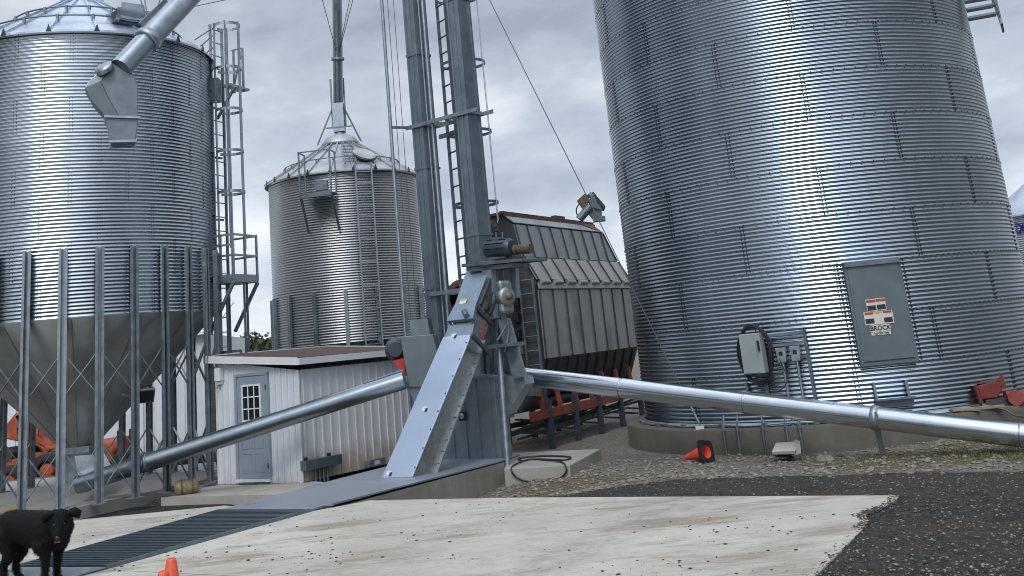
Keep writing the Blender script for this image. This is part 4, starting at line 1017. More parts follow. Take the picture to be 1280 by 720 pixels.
# worn red lettering strokes on the side
mb = MB(); p0_ = ip(591, 413, -.22)+eb*.012; p1_ = ip(598, 391, -.22)+eb*.012; n_l = 8
for i in range(n_l):
    c = p0_+(p1_-p0_)*(i+.5)/n_l; l = np.linalg.norm(p1_-p0_)/n_l
    mb.box(c-ax*l*.25, (.004, l*.22, .11), (eb, ax, cn)); mb.box(c+cn*(.04 if i % 2 else -.04), (.004, l*.7, .022), (eb, ax, cn))
    if i % 3: mb.box(c, (.004, l*.6, .02), (eb, ax, cn))
mb.build('worn_lettering', M['sign_red'], ic)
for (u, v) in ((486, 591.5), (530.5, 511), (592, 364), (567, 419.5)):
    c = ip(u, v, .003); st = MB().box(c, (.10, .08, .003), (eb, ax, cn)).build('sticker', M['sign_white'], ic)
    MB().box(ip(u+2.2, v+1.5, .007), (.045, .06, .003), (eb, ax, cn)).build('sticker_mark', M['sign_black'], st)
st = MB().box(ip(581, 379, .052), (.15, .10, .004), (eb, ax, cn)).build('sticker', M['sign_white'], ic)
MB().box(ip(581, 377, .056), (.13, .03, .003), (eb, ax, cn)).build('sticker_mark', M['sign_yellow'], st)
MB().tube([ip(583, 392, .07), ip(587, 399, .09)], .05, 12).build('handle_knob', M['galv_dark'], ic)
# head: drive support, platform, motor, gearbox
hy = top[1]
def hp_(u, v, k=0): return onp(u, v, top+ea*k, ea)
mb = MB(); mb.prism([hp_(601, 326, -.1), hp_(613, 326, -.1), (hp_(617, 398, -.1)), hp_(609, 400, -.1)], ea*.14)
mb.prism([hp_(636, 330, .3), hp_(644, 330, .3), hp_(646, 372, .3), hp_(640, 372, .3)], ea*.1); mb.build('drive_stand', M['galv'], ic)
mb = MB(); mb.prism([hp_(577, 330, -.15), hp_(652, 323, -.15), hp_(652, 326.5, -.15), hp_(577, 334, -.15)], ea*.75)
mb.prism([hp_(585, 334, -.1), hp_(640, 329, -.1), hp_(640, 334, -.1), hp_(587, 340, -.1)], ea*.5)
for s in (0, 1): mb.tube([hp_(620+s*8, 290, .1), hp_(624+s*8, 400, .1)], .016, 6)
mb.build('drive_platform', M['galv_dark'], ic)
a, b = hp_(609, 311.5, .15), hp_(640, 309, .15); dm = unit(b-a)
mo = MB().tube([a-dm*.02, a, a+dm*.04, b-dm*.05, b], [.10, .14, .16, .16, .12], 24).build('motor', M['motor'], ic)
mb = MB()
for k in range(12):
    an = 2*math.pi*k/12; r_ = unit(np.cross(dm, up)); w_ = np.cross(r_, dm); dd_ = r_*math.cos(an)+w_*math.sin(an); mb.beam(a+dm*.06+dd_*.165, b-dm*.08+dd_*.165, .012, .03, dd_)
mb.build('motor_fins', M['motor'], mo); MB().box((a+b)/2+up*.15-ea*.02, (.16, .14, .08), (dm, ea, up)).build('terminal_box', M['galv_dark'], mo)
MB().box((a+b)/2-up*.17, (.34, .26, .03), (dm, ea, up)).build('motor_foot', M['galv_dark'], mo)
a, b = hp_(646, 312, .2), hp_(664, 310.5, .2); MB().tube([a, a+(b-a)*.2, b], [.06, .085, .085], 20).build('belt_drive', M['tan2'], ic)
MB().lathe([(0, 0), (.09, 0), (.09, .05), (.03, .05), (.03, .1), (0, .1)], a, 20, axis=unit(a-b)).build('pulley', M['rust'], ic)
gc = hp_(632, 371, -.2); gn = unit(-ea*.35+eb*.94)
gb = MB().lathe([(0, .09), (.12, .09), (.155, .075), (.165, .03), (.17, -.08), (0, -.08)], gc, 28, axis=gn).build('gearbox', M['side'], ic)
MB().box(gc-gn*.02, (.27, .56, .13), (np.cross(up, gn), up, gn)).build('gearbox_case', M['side'], gb, bevel=.05)
MB().lathe([(0, .16), (.055, .16), (.06, .08)], gc, 16, axis=gn).build('output_shaft', M['tan'], gb)
mb = MB(); mb.tube([hp_(634, 405, -.15), hp_(622, 425, -.2)], .018, 8); mb.tube([hp_(634, 398, -.15), hp_(636, 415, -.1), hp_(631, 440, -.1)], .02, 8); mb.build('take_up_rod', M['galv'], ic)

# grey belt guard with its motor left of the chute
gy0 = 20.0
def gp(u, v, y=gy0): return aty(u, v, y)
t = thing('auger_drive', 'tall grey belt guard with black motor and red funnel, left of the white chute', 'drive unit', gp(520, 490))
MB().prism([gp(500, 421), gp(541, 418), gp(556, 478), gp(548, 484), gp(511, 484)], V(.06, .28, 0)).build('belt_guard', M['doorgrey'], t, bevel=.01)
MB().prism([gp(512, 400, 20.6), gp(534, 398, 20.6), gp(538, 420, 20.6), gp(514, 422, 20.6)], V(.06, .25, 0)).build('motor_mount', M['galv_dark'], t)
MB().tube([gp(494, 437, 20.25), gp(494.5, 437, 20.3)+V(.0, .1, 0), gp(495, 436, 20.75)], [.13, .21, .21], 24).build('motor', M['motor'], t)
fc_ = gp(500, 450, 20.35); MB().prism([gp(491, 451, 20.3), gp(505, 447, 20.3), gp(507, 470, 20.3)], V(.03, .2, 0)).build('red_funnel', M['red'], t)
MB().prism([gp(503, 478, 20.05), gp(548, 470, 20.05), gp(545, 500, 20.05), gp(520, 503, 20.05)], V(.05, .2, 0)).build('auger_hopper', M['galv_dark'], t)
# left auger tube
a = atr(506, 475, 19.9); b = atr(97, 606, 21.8); bj = a+(b-a)*.785
t = seg('auger_tube', 'long dull grey auger tube slanting from the elevator to the left hopper', 'auger', [a, b], .155, M['tube_dull'])
MB().lathe([(.150, -.03), (.168, -.03), (.168, .03), (.150, .03)], bj, 24, axis=b-bj).build('flange', M['galv_dark'], t)
c = a+(b-a)*.03; MB().beam(a+up*.18, a+(b-a)*.12+up*.175, .06, .012).build('seam_strip', M['galv'], t)
e_ = b+(a-b)*.05; MB().prism([atr(u, v, 22.0) for u, v in [(93, 570), (118, 568), (132, 592), (99, 602)]], V(-.35, 1.3, 0)).build('inlet_boot', M['tube'], t)
# bright tube to the right
a = aty(650, 470, 19.9); a2 = atr(1095, 522.5, 17.25); dd_ = unit(a2-a)
b = onp(1300, 544, a, unit(np.cross(dd_, up)))
b = a2+dd_*4.2
pe = [a, a2, b]
t = thing('discharge_tube', 'long bright round steel tube running from the elevator off to the right', 'spout tube', a)
MB().tube([a, a2, b+dd_*3], .158, 32).build('tube', M['tube'], t)
MB().lathe([(.15, -.05), (.175, -.05), (.175, .05), (.15, .05)], a2, 32, axis=dd_).build('band_clamp', M['galv'], t)
MB().box(a2+up*.06-V(.25, .97, 0)*.17, (.03, .04, .07), (V(1, 0, 0), V(0, 1, 0), up)).build('clamp_bolt', M['galv_dark'], t)
mbw = MB()
for f_ in (.33, .68, 1.45): mbw.lathe([(.157, -.012), (.163, -.006), (.163, .006), (.157, .012)], a+(a2-a)*f_ if f_ < 1 else a2+dd_*1.9, 28, axis=dd_)
mbw.build('weld_band', M['tube_dull'], t)
q = a2-up*.14+V(.03, .14, 0); MB().beam(q, V(q[0]+.06, q[1]+.12, .05), .05, .07, V(1, 0, 0)).build('prop_leg', M['galv'], t)

# ------------------------------------------------------------------ dryer
p0 = V(.60, 22.82, 0); da = V(math.sin(R(27.5)), math.cos(R(27.5)), 0); db = V(math.cos(R(27.5)), -math.sin(R(27.5)), 0)
e1_ = onp(789, 360, p0, db); DL = (e1_-p0)@da
dr_ = thing('grain_dryer', 'weathered grey column grain dryer with rusty ridge on red steel frame', 'grain dryer', p0)
W = 1.75; prof = [(0, 1.72), (0, 3.14), (-.02, 3.28), (-.27, 3.80)]
full = prof+[(-W-x, z) for x, z in reversed(prof)]
def dp(u, s, z): return p0+db*u+da*s+up*z
def slab(u0_, z0, u1, z1, mt, name, off=0., s0=0., s1=None, par=None, th=.02):
    s1 = DL if s1 is None else s1; s1t = DL-HIP if z0 > 3.8 and z1 > 4.3 else s1; s1 = DL-HIP if z0 > 4.3 else s1; d = unit(V(u1-u0_, z1-z0, 0)); n = (-d[1], d[0]); n = n if n[0] > 0 else (-n[0], -n[1])
    poly = [dp(u0_+n[0]*off, s0, z0+n[1]*off), dp(u1+n[0]*off, s0, z1+n[1]*off), dp(u1+n[0]*off, s1t, z1+n[1]*off), dp(u0_+n[0]*off, s1, z0+n[1]*off)]
    return MB().prism(poly, -(db*n[0]+up*n[1])*th).build(name, mt, par or dr_)
mb = MB(); mb.prism([dp(u-.03 if u > -.9 else u+.03, .01, z-.02) for u, z in full], da*(DL-.02))
HIP = .42; b0_ = [dp(-.31, .02, 3.78), dp(-W+.31, .02, 3.78), dp(-W+.31, DL-.02, 3.78), dp(-.31, DL-.02, 3.78)]; t0_ = [dp(-.45, .05, 4.50), dp(-W+.45, .05, 4.50), dp(-W+.45, DL-HIP, 4.50), dp(-.45, DL-HIP, 4.50)]
c0_ = [dp(-.68, .05, 4.74), dp(-W+.68, .05, 4.74), dp(-W+.68, DL-HIP-.1, 4.74), dp(-.68, DL-HIP-.1, 4.74)]
mb.add(b0_+t0_+c0_, [(0, 1, 2, 3), (0, 4, 5, 1), (1, 5, 6, 2), (2, 6, 7, 3), (3, 7, 4, 0), (4, 8, 9, 5), (5, 9, 10, 6), (6, 10, 11, 7), (7, 11, 8, 4), (8, 11, 10, 9)])
mb.build('body', M['dryerdark'], dr_)
MB().prism([dp(-.30, DL, 3.80), dp(-W+.30, DL, 3.80), dp(-W+.45, DL-HIP+.02, 4.52), dp(-.44, DL-HIP+.02, 4.52)], da*.02).build('hip_end', M['dryertop'], dr_)
def panels(u0_, z0, u1, z1, n, mt, name):
    pn_ = slab(u0_, z0, u1, z1, mt, name)
    mb = MB()
    d = unit(V(u1-u0_, z1-z0, 0)); nn_ = (-d[1], d[0]); nn_ = nn_ if nn_[0] > 0 else (-nn_[0], -nn_[1]); nv = db*nn_[0]+up*nn_[1]
    for k in range(n+1):
        s = min(max(DL*k/n, .02), DL-.02); st_ = min(s, DL-HIP) if z1 > 4.3 else s; mb.beam(dp(u0_, s, z0)+nv*.012, dp(u1, st_, z1)+nv*.012, .022, .035, nv)
    mb.build('standing_seam', M['dryerdark'], pn_); return pn_
panels(0, 1.72, 0, 3.10, 8, M['dryer'], 'lower_wall')
slab(.01, 3.12, -.01, 3.24, M['dryer'], 'eave_band', .02)
mb = MB()
for k in range(8):
    s = DL*(k+.5)/8; mb.tube([dp(.0, s-.2, 3.26), dp(.0, s+.22, 3.26)], .055, 10)
mb.build('eave_roller', M['dryer'], dr_)
panels(.0, 3.32, -.26, 3.80, 8, M['dryer'], 'shoulder_roof')
panels(-.29, 3.82, -.42, 4.52, 9, M['dryertop'], 'upper_wall')
slab(-.42, 4.53, -.66, 4.73, M['dryertop'], 'top_curb', .03)
mb = MB(); mb.beam(dp(-.68, -.05, 4.79), dp(-.68, DL-HIP, 4.79), .10, .07); mb.beam(dp(-.62, -.02, 4.74), dp(-.62, DL-HIP, 4.74), .05, .05)
mb.prism([dp(-.7, 0, 4.75), dp(-W+.7, 0, 4.75), dp(-W+.7, DL-HIP, 4.75), dp(-.7, DL-HIP, 4.75)], up*.06)
mb.beam(dp(-.7, DL*.50, 4.84), dp(-.7, DL*.60, 4.84), .12, .09); mb.prism([dp(-.40, DL*.90, 4.50), dp(-.62, DL*.74, 4.73), dp(-.62, DL*.90, 4.73)], up*.03+db*.02)
mb.build('rusty_ridge', M['rust'], dr_)
# hoppers below
MB().prism([dp(-.02, .02, 1.70), dp(-.32, .02, .98), dp(-W+.32, .02, .98), dp(-W+.02, .02, 1.70)], da*(DL-.04)).build('lower_hopper', M['dryerdark'], dr_)
mb = MB()
for k in range(10):
    s = DL*(k+.3)/10; mb.beam(dp(.0, s, 1.70), dp(-.31, s+.12, .99), .03, .05)
mb.build('hopper_rib', M['dryerdark'], dr_)
zbm = onp(700, 513, p0, db)[2]
def frame_row(u):
    mb = MB(); mb.beam(dp(u, -.9, zbm), dp(u, DL+.2, zbm), .09, .17); mb.build('red_beam', M['redsteel'], dr_)
    for k in range(7):
        s = -.3+DL*k/6.4; mb = MB(); mb.beam(dp(u-.02, s, zbm+.05), dp(u-.12, s+.03, 1.28), .07, .08, db); mb.build('red_strut', M['redsteel'], dr_)
    for k in range(5):
        s = -.15+DL*k/4.2; mb = MB(); mb.beam(dp(u+.03, s, zbm+.25), dp(u+.03, s, -.15), .09, .11, db); mb.build('leg', M['blueleg'], dr_)
frame_row(.0); frame_row(-W+.1)
mb = MB()
for k in range(6):
    s = -.4+DL*k/5; mb.beam(dp(.0, s, .55), dp(-W, s+.5, .12), .05, .05); mb.beam(dp(-W, s, .45), dp(.0, s+.9, .2), .04, .04)
mb.beam(dp(-.1, -.6, .36), dp(-.1, DL, .46), .05, .05); mb.beam(dp(-.5, -.6, .25), dp(-.5, DL, .30), .04, .04); mb.beam(dp(-1.2, -.6, .42), dp(-1.2, DL, .42), .05, .1)
mb.build('under_brace', M['dryerdark'], dr_)
MB().tube([dp(-.5, -.5, .85), dp(-.5, DL, .85)], .13, 14).build('unload_auger', M['dryerdark'], dr_)
# near end: control wall, boxes, ladder, fan
MB().prism([dp(-.04, -.02, .9), dp(-.7, -.02, .9), dp(-.75, -.02, 4.0), dp(-.31, -.02, 3.7), dp(-.04, -.02, 3.2)], -da*.12).build('end_wall', M['dryerdark'], dr_)
for i, (u, v) in enumerate([(645, 377), (646, 397), (647, 418), (648, 437), (650, 455)]):
    c = onp(u, v, dp(0, -.2, 0), da); MB().box(c, (.14, .20, .14), (db, up, da)).build('switch_cover', M['black'] if i != 3 else M['boxgrey'], dr_, bevel=.01)
mb = MB()
A1 = onp(655.5, 345, dp(0, -.25, 0), da); A2 = onp(668, 462, dp(0, -.25, 0), da); w_ = .26
px_ = onp(656, 400, dp(0, -.25, 0), da); zt_l = A1[2]; zb_l = A2[2]
q1 = V(px_[0], px_[1], 0); ladder(mb, q1+db*.12+up*zb_l, q1+db*.12+up*zt_l, db, .30, .3, .02); mb.build('ladder', M['galv_dark'], dr_)
fc2 = onp(616, 292, dp(0, .3, 0), da)
MB().lathe([(.10, .28), (.30, .28), (.34, 0), (.34, -.4), (0, -.4)], fc2, 28, axis=-da).build('fan_inlet', M['dryerdark'], dr_)
mb = MB()
for k in range(8): a_ = math.pi*k/8; d_ = db*math.cos(a_)+up*math.sin(a_); mb.beam(fc2-da*.3-d_*.3, fc2-da*.3+d_*.3, .012, .012)
mb.build('fan_guard', M['black'], dr_)
c = onp(681, 480, dp(.1, -.3, 0), da); MB().box(onp(668, 487, dp(0, -.4, 0), da), (.22, .22, .24), (db, up, da)).build('gear_motor', M['galv_dark'], dr_); MB().box(onp(674, 490, dp(0, -.55, 0), da), (.09, .16, .1), (db, up, da)).build('yellow_cover', M['tan'], dr_)
# rust-brown fan on the far side showing left of the right trunk
fo = onp(574, 372, dp(0, 1.0, 0), da)
MB().lathe([(.30, .2), (.44, .2), (.46, 0), (.46, -.6), (0, -.6)], fo+V(.15, .0, -.05), 28, axis=-da).build('burner_fan', M['rust'], dr_)
# top inlet on the ridge
tb = onp(744, 279, dp(-.8, 0, 0), db)
ti = thing('dryer_inlet', 'tilted grey inlet spout with belt guard and motor atop the dryer ridge', 'drive unit', tb)
def tp_(u, v, k=0.): return onp(u, v, tb+db*k, V(0, -1, 0))
MB().tube([tp_(724, 274), tp_(738, 258)], .11, 14).build('spout_leg', M['galv_dark'], ti)
MB().prism([tp_(733, 262), tp_(741, 245), tp_(753, 262), tp_(752, 275), tp_(744, 275)], V(0, .35, 0)).build('throat', M['galv_dark'], ti)
MB().box(tp_(749, 274), (.3, .3, .12)).build('base_box', M['galv_dark'], ti)
MB().prism([tp_(735, 251, .15), tp_(742, 243, .15), tp_(750, 262, .15), tp_(741, 259, .15)], V(0, .2, 0)).build('bracket', M['galv_dark'], ti)
ax2 = unit(tp_(756, 262)-tp_(741, 240)); c = tp_(748.5, 250.5)
gd = MB(); gd.prism([tp_(739, 240.5), tp_(742, 240), tp_(757, 258), tp_(756, 262), (tp_(752, 260))], V(-.0, .4, 0)); gd.build('belt_guard', M['dryerdark'], ti)
MB().prism([tp_(722, 250), tp_(731.5, 241.5), tp_(737, 246), tp_(736, 253), tp_(729, 260)], V(.0, .3, 0)).build('motor_box', M['tan'], ti)
MB().tube([tp_(736, 242), tp_(740, 246)], .07, 12).build('motor_end', M['galv'], ti)
MB().tube(smooth_path([tp_(724, 255), tp_(720.5, 261), tp_(721, 267), tp_(724, 274)]), .018, 6).build('cord', M['black'], ti)

# guy wire from the elevator top to the bin's footing
g0 = cyl(BC, BR+.2, phi_of(BC, BR+.2, 876, 534)[0], .44)
gu = aty(612, 0, 21.0); gy1 = g0+(gu-g0)*1.35
t = thing('guy_wire', 'single thin steel guy wire slanting down to the footing of the big bin', 'guy wire', g0)
MB().tube([g0, gy1], .009, 6).build('wire', M['cable'], t); MB().box(g0+V(-.03, -.06, -.02), (.14, .06, .06)).build('anchor_plate', M['sign_white'], t)
MB().tube([g0+(gy1-g0)*.005, g0+(gy1-g0)*.045], .018, 8).build('turnbuckle', M['galv'], t)
tag(MB().tube([aty(243, 8, 19), aty(300, -4, 20)], .008, 5).build('overhead_wire', M['cable']), 'thin overhead wire in the sky beside the loading spout', 'wire')

# ------------------------------------------------------------------ shed
s0 = V(-5.86, 21.62, 0); s1 = V(-4.03, 20.50, 0); sf = unit(s1-s0); sb_ = unit(V(.56, .83, 0)); SW = np.linalg.norm(s1-s0); SDp = 3.15
sn = -V(-sf[1], sf[0], 0) if V(-sf[1], sf[0], 0)[1] > 0 else V(-sf[1], sf[0], 0)
zh, zl = 2.28, 1.98; zf0 = .04
sh = thing('utility_shed', 'small white metal sided shed with lean-to brown roof', 'shed', s1)
def sp_(a, b, z): return s0+sf*a+sb_*b+up*z
MB().prism([sp_(0, 0, zf0), sp_(SW, 0, zf0), sp_(SW, 0, zl), sp_(0, 0, zh)], sb_*.06).build('front_wall', M['whitesheet'], sh)
rn_ = V(sb_[1], -sb_[0], 0)
MB().prism([sp_(SW, .0, zf0), sp_(SW, SDp, zf0), sp_(SW, SDp, zl), sp_(SW, .0, zl)], -rn_*.06).build('side_wall', M['shedside'], sh)
MB().prism([sp_(0, .0, zf0), sp_(0, SDp, zf0), sp_(0, SDp, zh), sp_(0, .0, zh)], rn_*.06).build('far_wall', M['whitesheet'], sh)
MB().prism([sp_(0, SDp, zf0), sp_(SW, SDp, zf0), sp_(SW, SDp, zl), sp_(0, SDp, zh)], -sb_*.06).build('back_wall', M['whitesheet'], sh)
mb = MB(); k = 0.05
while k < SW-.03:
    z = zh+(zl-zh)*k/SW
    if not .62 < k < 1.47: mb.box(sp_(k, -.012, (z+zf0)/2), (.035, z-zf0-.01, .035), (sf, up, sn))
    else: mb.box(sp_(k, -.012, (z+2.12)/2), (.035, z-2.12-.0, .035), (sf, up, sn)) if z > 2.13 else None; mb.box(sp_(k, -.012, .1), (.035, .12, .035), (sf, up, sn))
    k += .152
mb.box(sp_(SW, 0, (zl+zf0)/2)+sn*.008, (.07, zl-zf0, .03), (sf, up, sn))
mb.build('front_ribs', M['whitesheet'], sh)
mb = MB(); k = .12
while k < SDp: mb.box(sp_(SW, k, (zl+zf0)/2)+rn_*.012, (.035, zl-zf0-.02, .022), (sb_, up, rn_)); k += .229
mb.build('side_ribs', M['shedside'], sh)
# roof
ov = .14
rp = [(-ov, -ov, zh+.09), (SW+ov, -ov, zl+.19), (SW+ov, SDp+ov, zl+.19), (-ov, SDp+ov, zh+.09)]
MB().prism([sp_(*p) for p in rp], up*.03).build('roof', M['brownroof'], sh)
mb = MB()
A_, B2, C_, D_ = [sp_(*p) for p in rp]
mb.prism([A_-up*.10, B2-up*.10, B2+up*.035, A_+up*.035], sn*.02); mb.prism([D_-up*.1, C_-up*.1, C_+up*.045, D_+up*.045], -sn*.02); mb.prism([A_-up*.1, D_-up*.1, D_+up*.045, A_+up*.045], -rn_*.02)
mb.build('roof_trim', M['trim'], sh)
MB().prism([B2-up*.10, C_-up*.10, C_+up*.02, B2+up*.02], rn_*.05).build('gutter', M['shedside'], sh)
# door
fd = sp_(0, -.03, 0)
def onf(u, v): return onp(u, v, sp_(0, -.02, 0), sn)
dl_, dr2 = (onf(299, 530)-s0)@sf, (onf(335, 530)-s0)@sf; dzb = onf(318, 598)[2]; dzt = onf(315, 470)[2]
dzb = max(dzb, .12)
dw = dr2-dl_; dcn = (dl_+dr2)/2
dd2 = MB().box(sp_(dcn, -.03, (dzb+dzt)/2), (dw, dzt-dzb, .04), (sf, up, sn)).build('door', M['dooreblue'], sh, bevel=.004)
mb = MB(); mb.box(sp_(dl_-.03, -.03, (dzb+dzt)/2), (.05, dzt-dzb+.06, .06), (sf, up, sn)); mb.box(sp_(dr2+.03, -.03, (dzb+dzt)/2), (.05, dzt-dzb+.06, .06), (sf, up, sn)); mb.box(sp_(dcn, -.03, dzt+.03), (dw+.11, .05, .065), (sf, up, sn))
mb.build('door_frame', M['dooreblue'], dd2)
MB().box(sp_(dcn, -.05, dzb-.03), (dw+.1, .05, .12), (sf, up, sn)).build('sill', M['trim'], dd2)
ph_ = dzt-dzb; wz0, wz1 = dzb+ph_*.56, dzb+ph_*.91; ww = dw*.62
MB().box(sp_(dcn, -.052, (wz0+wz1)/2), (ww, wz1-wz0, .008), (sf, up, sn)).build('pane', M['glass'], dd2)
mb = MB()
for i in range(4): mb.box(sp_(dcn-ww/2+ww*i/3, -.06, (wz0+wz1)/2), (.02 if 0 < i < 3 else .035, wz1-wz0+.03, .015), (sf, up, sn))
for i in range(4): mb.box(sp_(dcn, -.0605, wz0+(wz1-wz0)*i/3), (ww+.03, .02 if 0 < i < 3 else .035, .016), (sf, up, sn))
mb.build('muntins', M['trim'], dd2)
mb = MB()
for zz0, zz1 in ((.06, .24), (.29, .50)):
    for s in (-1, 1):
        c = sp_(dcn+s*dw*.21, -.052, dzb+ph_*(zz0+zz1)/2); hw, hh2 = dw*.15, ph_*(zz1-zz0)/2
        for q, sz in ((sf*hw, (.012, hh2*2)), (-sf*hw, (.012, hh2*2)), (up*hh2, (hw*2, .012)), (-up*hh2, (hw*2, .012))): mb.box(c+q, (sz[0], sz[1], .012), (sf, up, sn))
mb.build('door_panel', M['dooreblue'], dd2)
mb = MB()
for f in (.12, .5, .88): mb.box(sp_(dr2+.01, -.06, dzb+ph_*f), (.02, .09, .02), (sf, up, sn))
mb.build('hinge', M['bolt'], dd2)
MB().lathe([(0, .06), (.03, .05), (.03, .02), (.012, 0)], sp_(dl_+.07, -.05, dzb+ph_*.47), 12, axis=sn).build('knob', M['galv'], dd2)
c = onf(276.5, 468)+sn*.06; lf = thing('wall_light', 'small white square wall light beside the shed door', 'wall light', c-up*.12)
MB().box(c, (.14, .24, .12), (sf, up, sn)).build('cover', M['trim'], lf, bevel=.01); MB().box(c-up*.15-sn*.02, (.09, .06, .07), (sf, up, sn)).build('base', M['trim'], lf)
tag(MB().tube(smooth_path([c-up*.17, c-up*.24-sf*.06, c-up*.22-sf*.16, c-up*.12-sf*.2-sn*.04]), .006, 5).build('light_cord', M['cable']), 'thin cord drooping from the small wall light on the shed', 'cord')
# junction trough on the shed's side with conduits
def ons(u, v, k=0.): return onp(u, v, sp_(SW, 0, 0)+rn_*k, rn_)
jc = ons(402, 578, .1); t = thing('wiring_trough', 'grey wiring trough on four conduits against the shed side wall', 'wiring box', jc-up*.4)
MB().box(jc, (.95, .17, .14), (sb_, up, rn_)).build('trough', M['galv_dark'], t, bevel=.006)
for k in range(4): MB().tube([jc+sb_*(-.16+k*.10)-up*.08, jc+sb_*(-.16+k*.10)-up*.55], .026, 8).build('conduit', M['galv_dark'], t)
mb = MB(); mb.box(jc+sb_*-.4+up*.11, (.05, .06, .05), (sb_, up, rn_)); mb.box(jc+sb_*.2+up*.11, (.05, .06, .05), (sb_, up, rn_)); mb.build('cap', M['bolt'], t)
c = ons(469, 578, .1); o = MB().box(c, (.5, .14, .12), (sb_, up, rn_)).build('outlet_box', M['galv'], bevel=.01); tag(o, 'low grey outlet box with white tag at the foot of the shed wall', 'outlet box'); MB().box(c+rn_*.063, (.15, .07, .005), (sb_, up, rn_)).build('white_tag', M['sign_white'], o)

# ------------------------------------------------------------------ small things
# old tan cylinder lying by the pad
a = atz(218, 612.5, .13); b = atz(244, 607, .16); dd_ = unit(b-a); a = V(a[0], a[1], .15); b = a+unit(V(b[0]-a[0], b[1]-a[1], 0))*.42
t = thing('old_motor', 'old tan painted electric motor lying on its side near the shed', 'motor', (a+b)/2-up*.13)
MB().tube([a, a+(b-a)*.12, a+(b-a)*.3, b-(b-a)*.06, b], [.09, .125, .135, .13, .09], 24).build('body', M['brass'], t)
MB().lathe([(0, 0), (.05, 0), (.05, .06), (0, .06)], a, 16, axis=a-b).build('shaft_hub', M['clod'], t)
mb = MB()
for f in (.3, .75): mb.lathe([(.13, -.012), (.147, -.012), (.147, .012), (.13, .012)], a+(b-a)*f, 24, axis=b-a)
mb.build('band', M['tan'], t); MB().box((a+b)/2-up*.125, (.3, .16, .03), (unit(b-a), unit(np.cross(up, b-a)), up)).build('foot', M['clod'], t)

def cone_parts(t, base, axis, h, rb, mt, baseM, squarer=True):
    axis = unit(axis); ref = np.cross(axis, V(1, .1, 0)); ref = unit(ref); r2 = np.cross(axis, ref)
    MB().lathe([(rb*.86, .02), (rb*.30, h-.02), (rb*.24, h), (rb*.16, h), (rb*.2, h-.03), (rb*.78, .0)], base, 32, axis=axis).build('cone_body', mt, t)
    mb = MB(); n = 32; hw = rb*1.25
    outer = []; inner = []
    for i in range(n):
        a = 2*math.pi*i/n; k = hw/max(abs(math.cos(a)), abs(math.sin(a))); k = min(k, hw*1.30)
        outer.append(base+(ref*math.cos(a)+r2*math.sin(a))*k); inner.append(base+(ref*math.cos(a)+r2*math.sin(a))*rb*.84)
    vs = outer+inner+[p+axis*.03 for p in outer]+[p+axis*.03 for p in inner]; fs = []
    for i in range(n):
        j = (i+1) % n; fs += [(i, n+i, n+j, j), (2*n+i, 2*n+j, 3*n+j, 3*n+i), (i, j, 2*n+j, 2*n+i), (n+i, 3*n+i, 3*n+j, n+j)]
    mb.add(vs, fs); mb.build('base_plate', baseM, t)
gcx = 'orange traffic cones'
bp_ = atr(883, 562.5, 18.3); axc = unit(V(-.90, .30, -.28)); zg = float(hgt(bp_[0], bp_[1]))
t = thing('traffic_cone', 'fallen red-orange cone lying against the concrete ring, black base showing', 'traffic cone', bp_)
axc = unit(atr(854, 571.5, 18.6)-bp_); zb0_ = float(hgt(bp_[0], bp_[1])); bp_[2] = zb0_+.165
cone_parts(t, bp_, axc, .44, .135, M['cone_red'], M['black'])
t['group'] = gcx
kt = atz(211, 721, AZ+.36); 
def floor_cone(u, vtop, y, lab, h=.46):
    p = aty(u, vtop, y); t = thing('traffic_cone', lab, 'traffic cone', V(p[0], p[1], AZ), gcx)
    cone_parts(t, V(p[0], p[1], AZ+.002), up, p[2]-AZ, .16, M['cone_orange'], M['black']); return t
y_ = 1; d_ = ray(213, 698)
def cone_at(u, v, h): return atz(u, v, AZ+h)
for (u, v, h, lab) in ((214, 698, .46, 'taller standing orange cone at the bottom edge of the apron'), (204, 714, .40, 'shorter standing orange cone beside the taller one')):
    p = cone_at(u, v, h); t = thing('traffic_cone', lab, 'traffic cone', V(p[0], p[1], AZ), gcx); cone_parts(t, V(p[0], p[1], AZ+.002), up, h, .13, M['cone_orange'], M['black'])
# splash block and log at the ring
c = aty(984, 549, 17.3); t = thing('concrete_block', 'tilted pale splash block leaning on stones before the big bin', 'block', c)
q = [aty(u, v, y) for u, v, y in [(964, 560, 17.2), (993, 559, 17.2), (998, 547, 17.5), (969, 549, 17.5)]]
MB().prism(q, V(0, .02, -.05)).build('tray', M['conc'], t, bevel=.006); MB().prism([aty(u, v, 17.3) for u, v in [(990, 566), (1001, 562), (999, 547), (993, 555)]], V(0, .3, 0)).build('side', M['conc'], t)
MB().prism([aty(u, v, 17.4) for u, v in [(970, 567), (992, 568), (990, 559), (972, 561)]], V(0, .25, 0)).build('core', M['clod'], t)
t.location = (t.location[0], t.location[1], t.location[2]-.05)
o = MB().lathe([(0, .10), (.10, .09), (.15, .03), (.13, -.05)], aty(1029, 563, 16.9)*V(1, 1, 0)+up*float(hgt(*aty(1029, 563, 16.9)[:2])), 9, smooth=False).build('field_stone', M['stone']); tag(o, 'rounded pale stone lying beside the tilted splash block', 'stone')
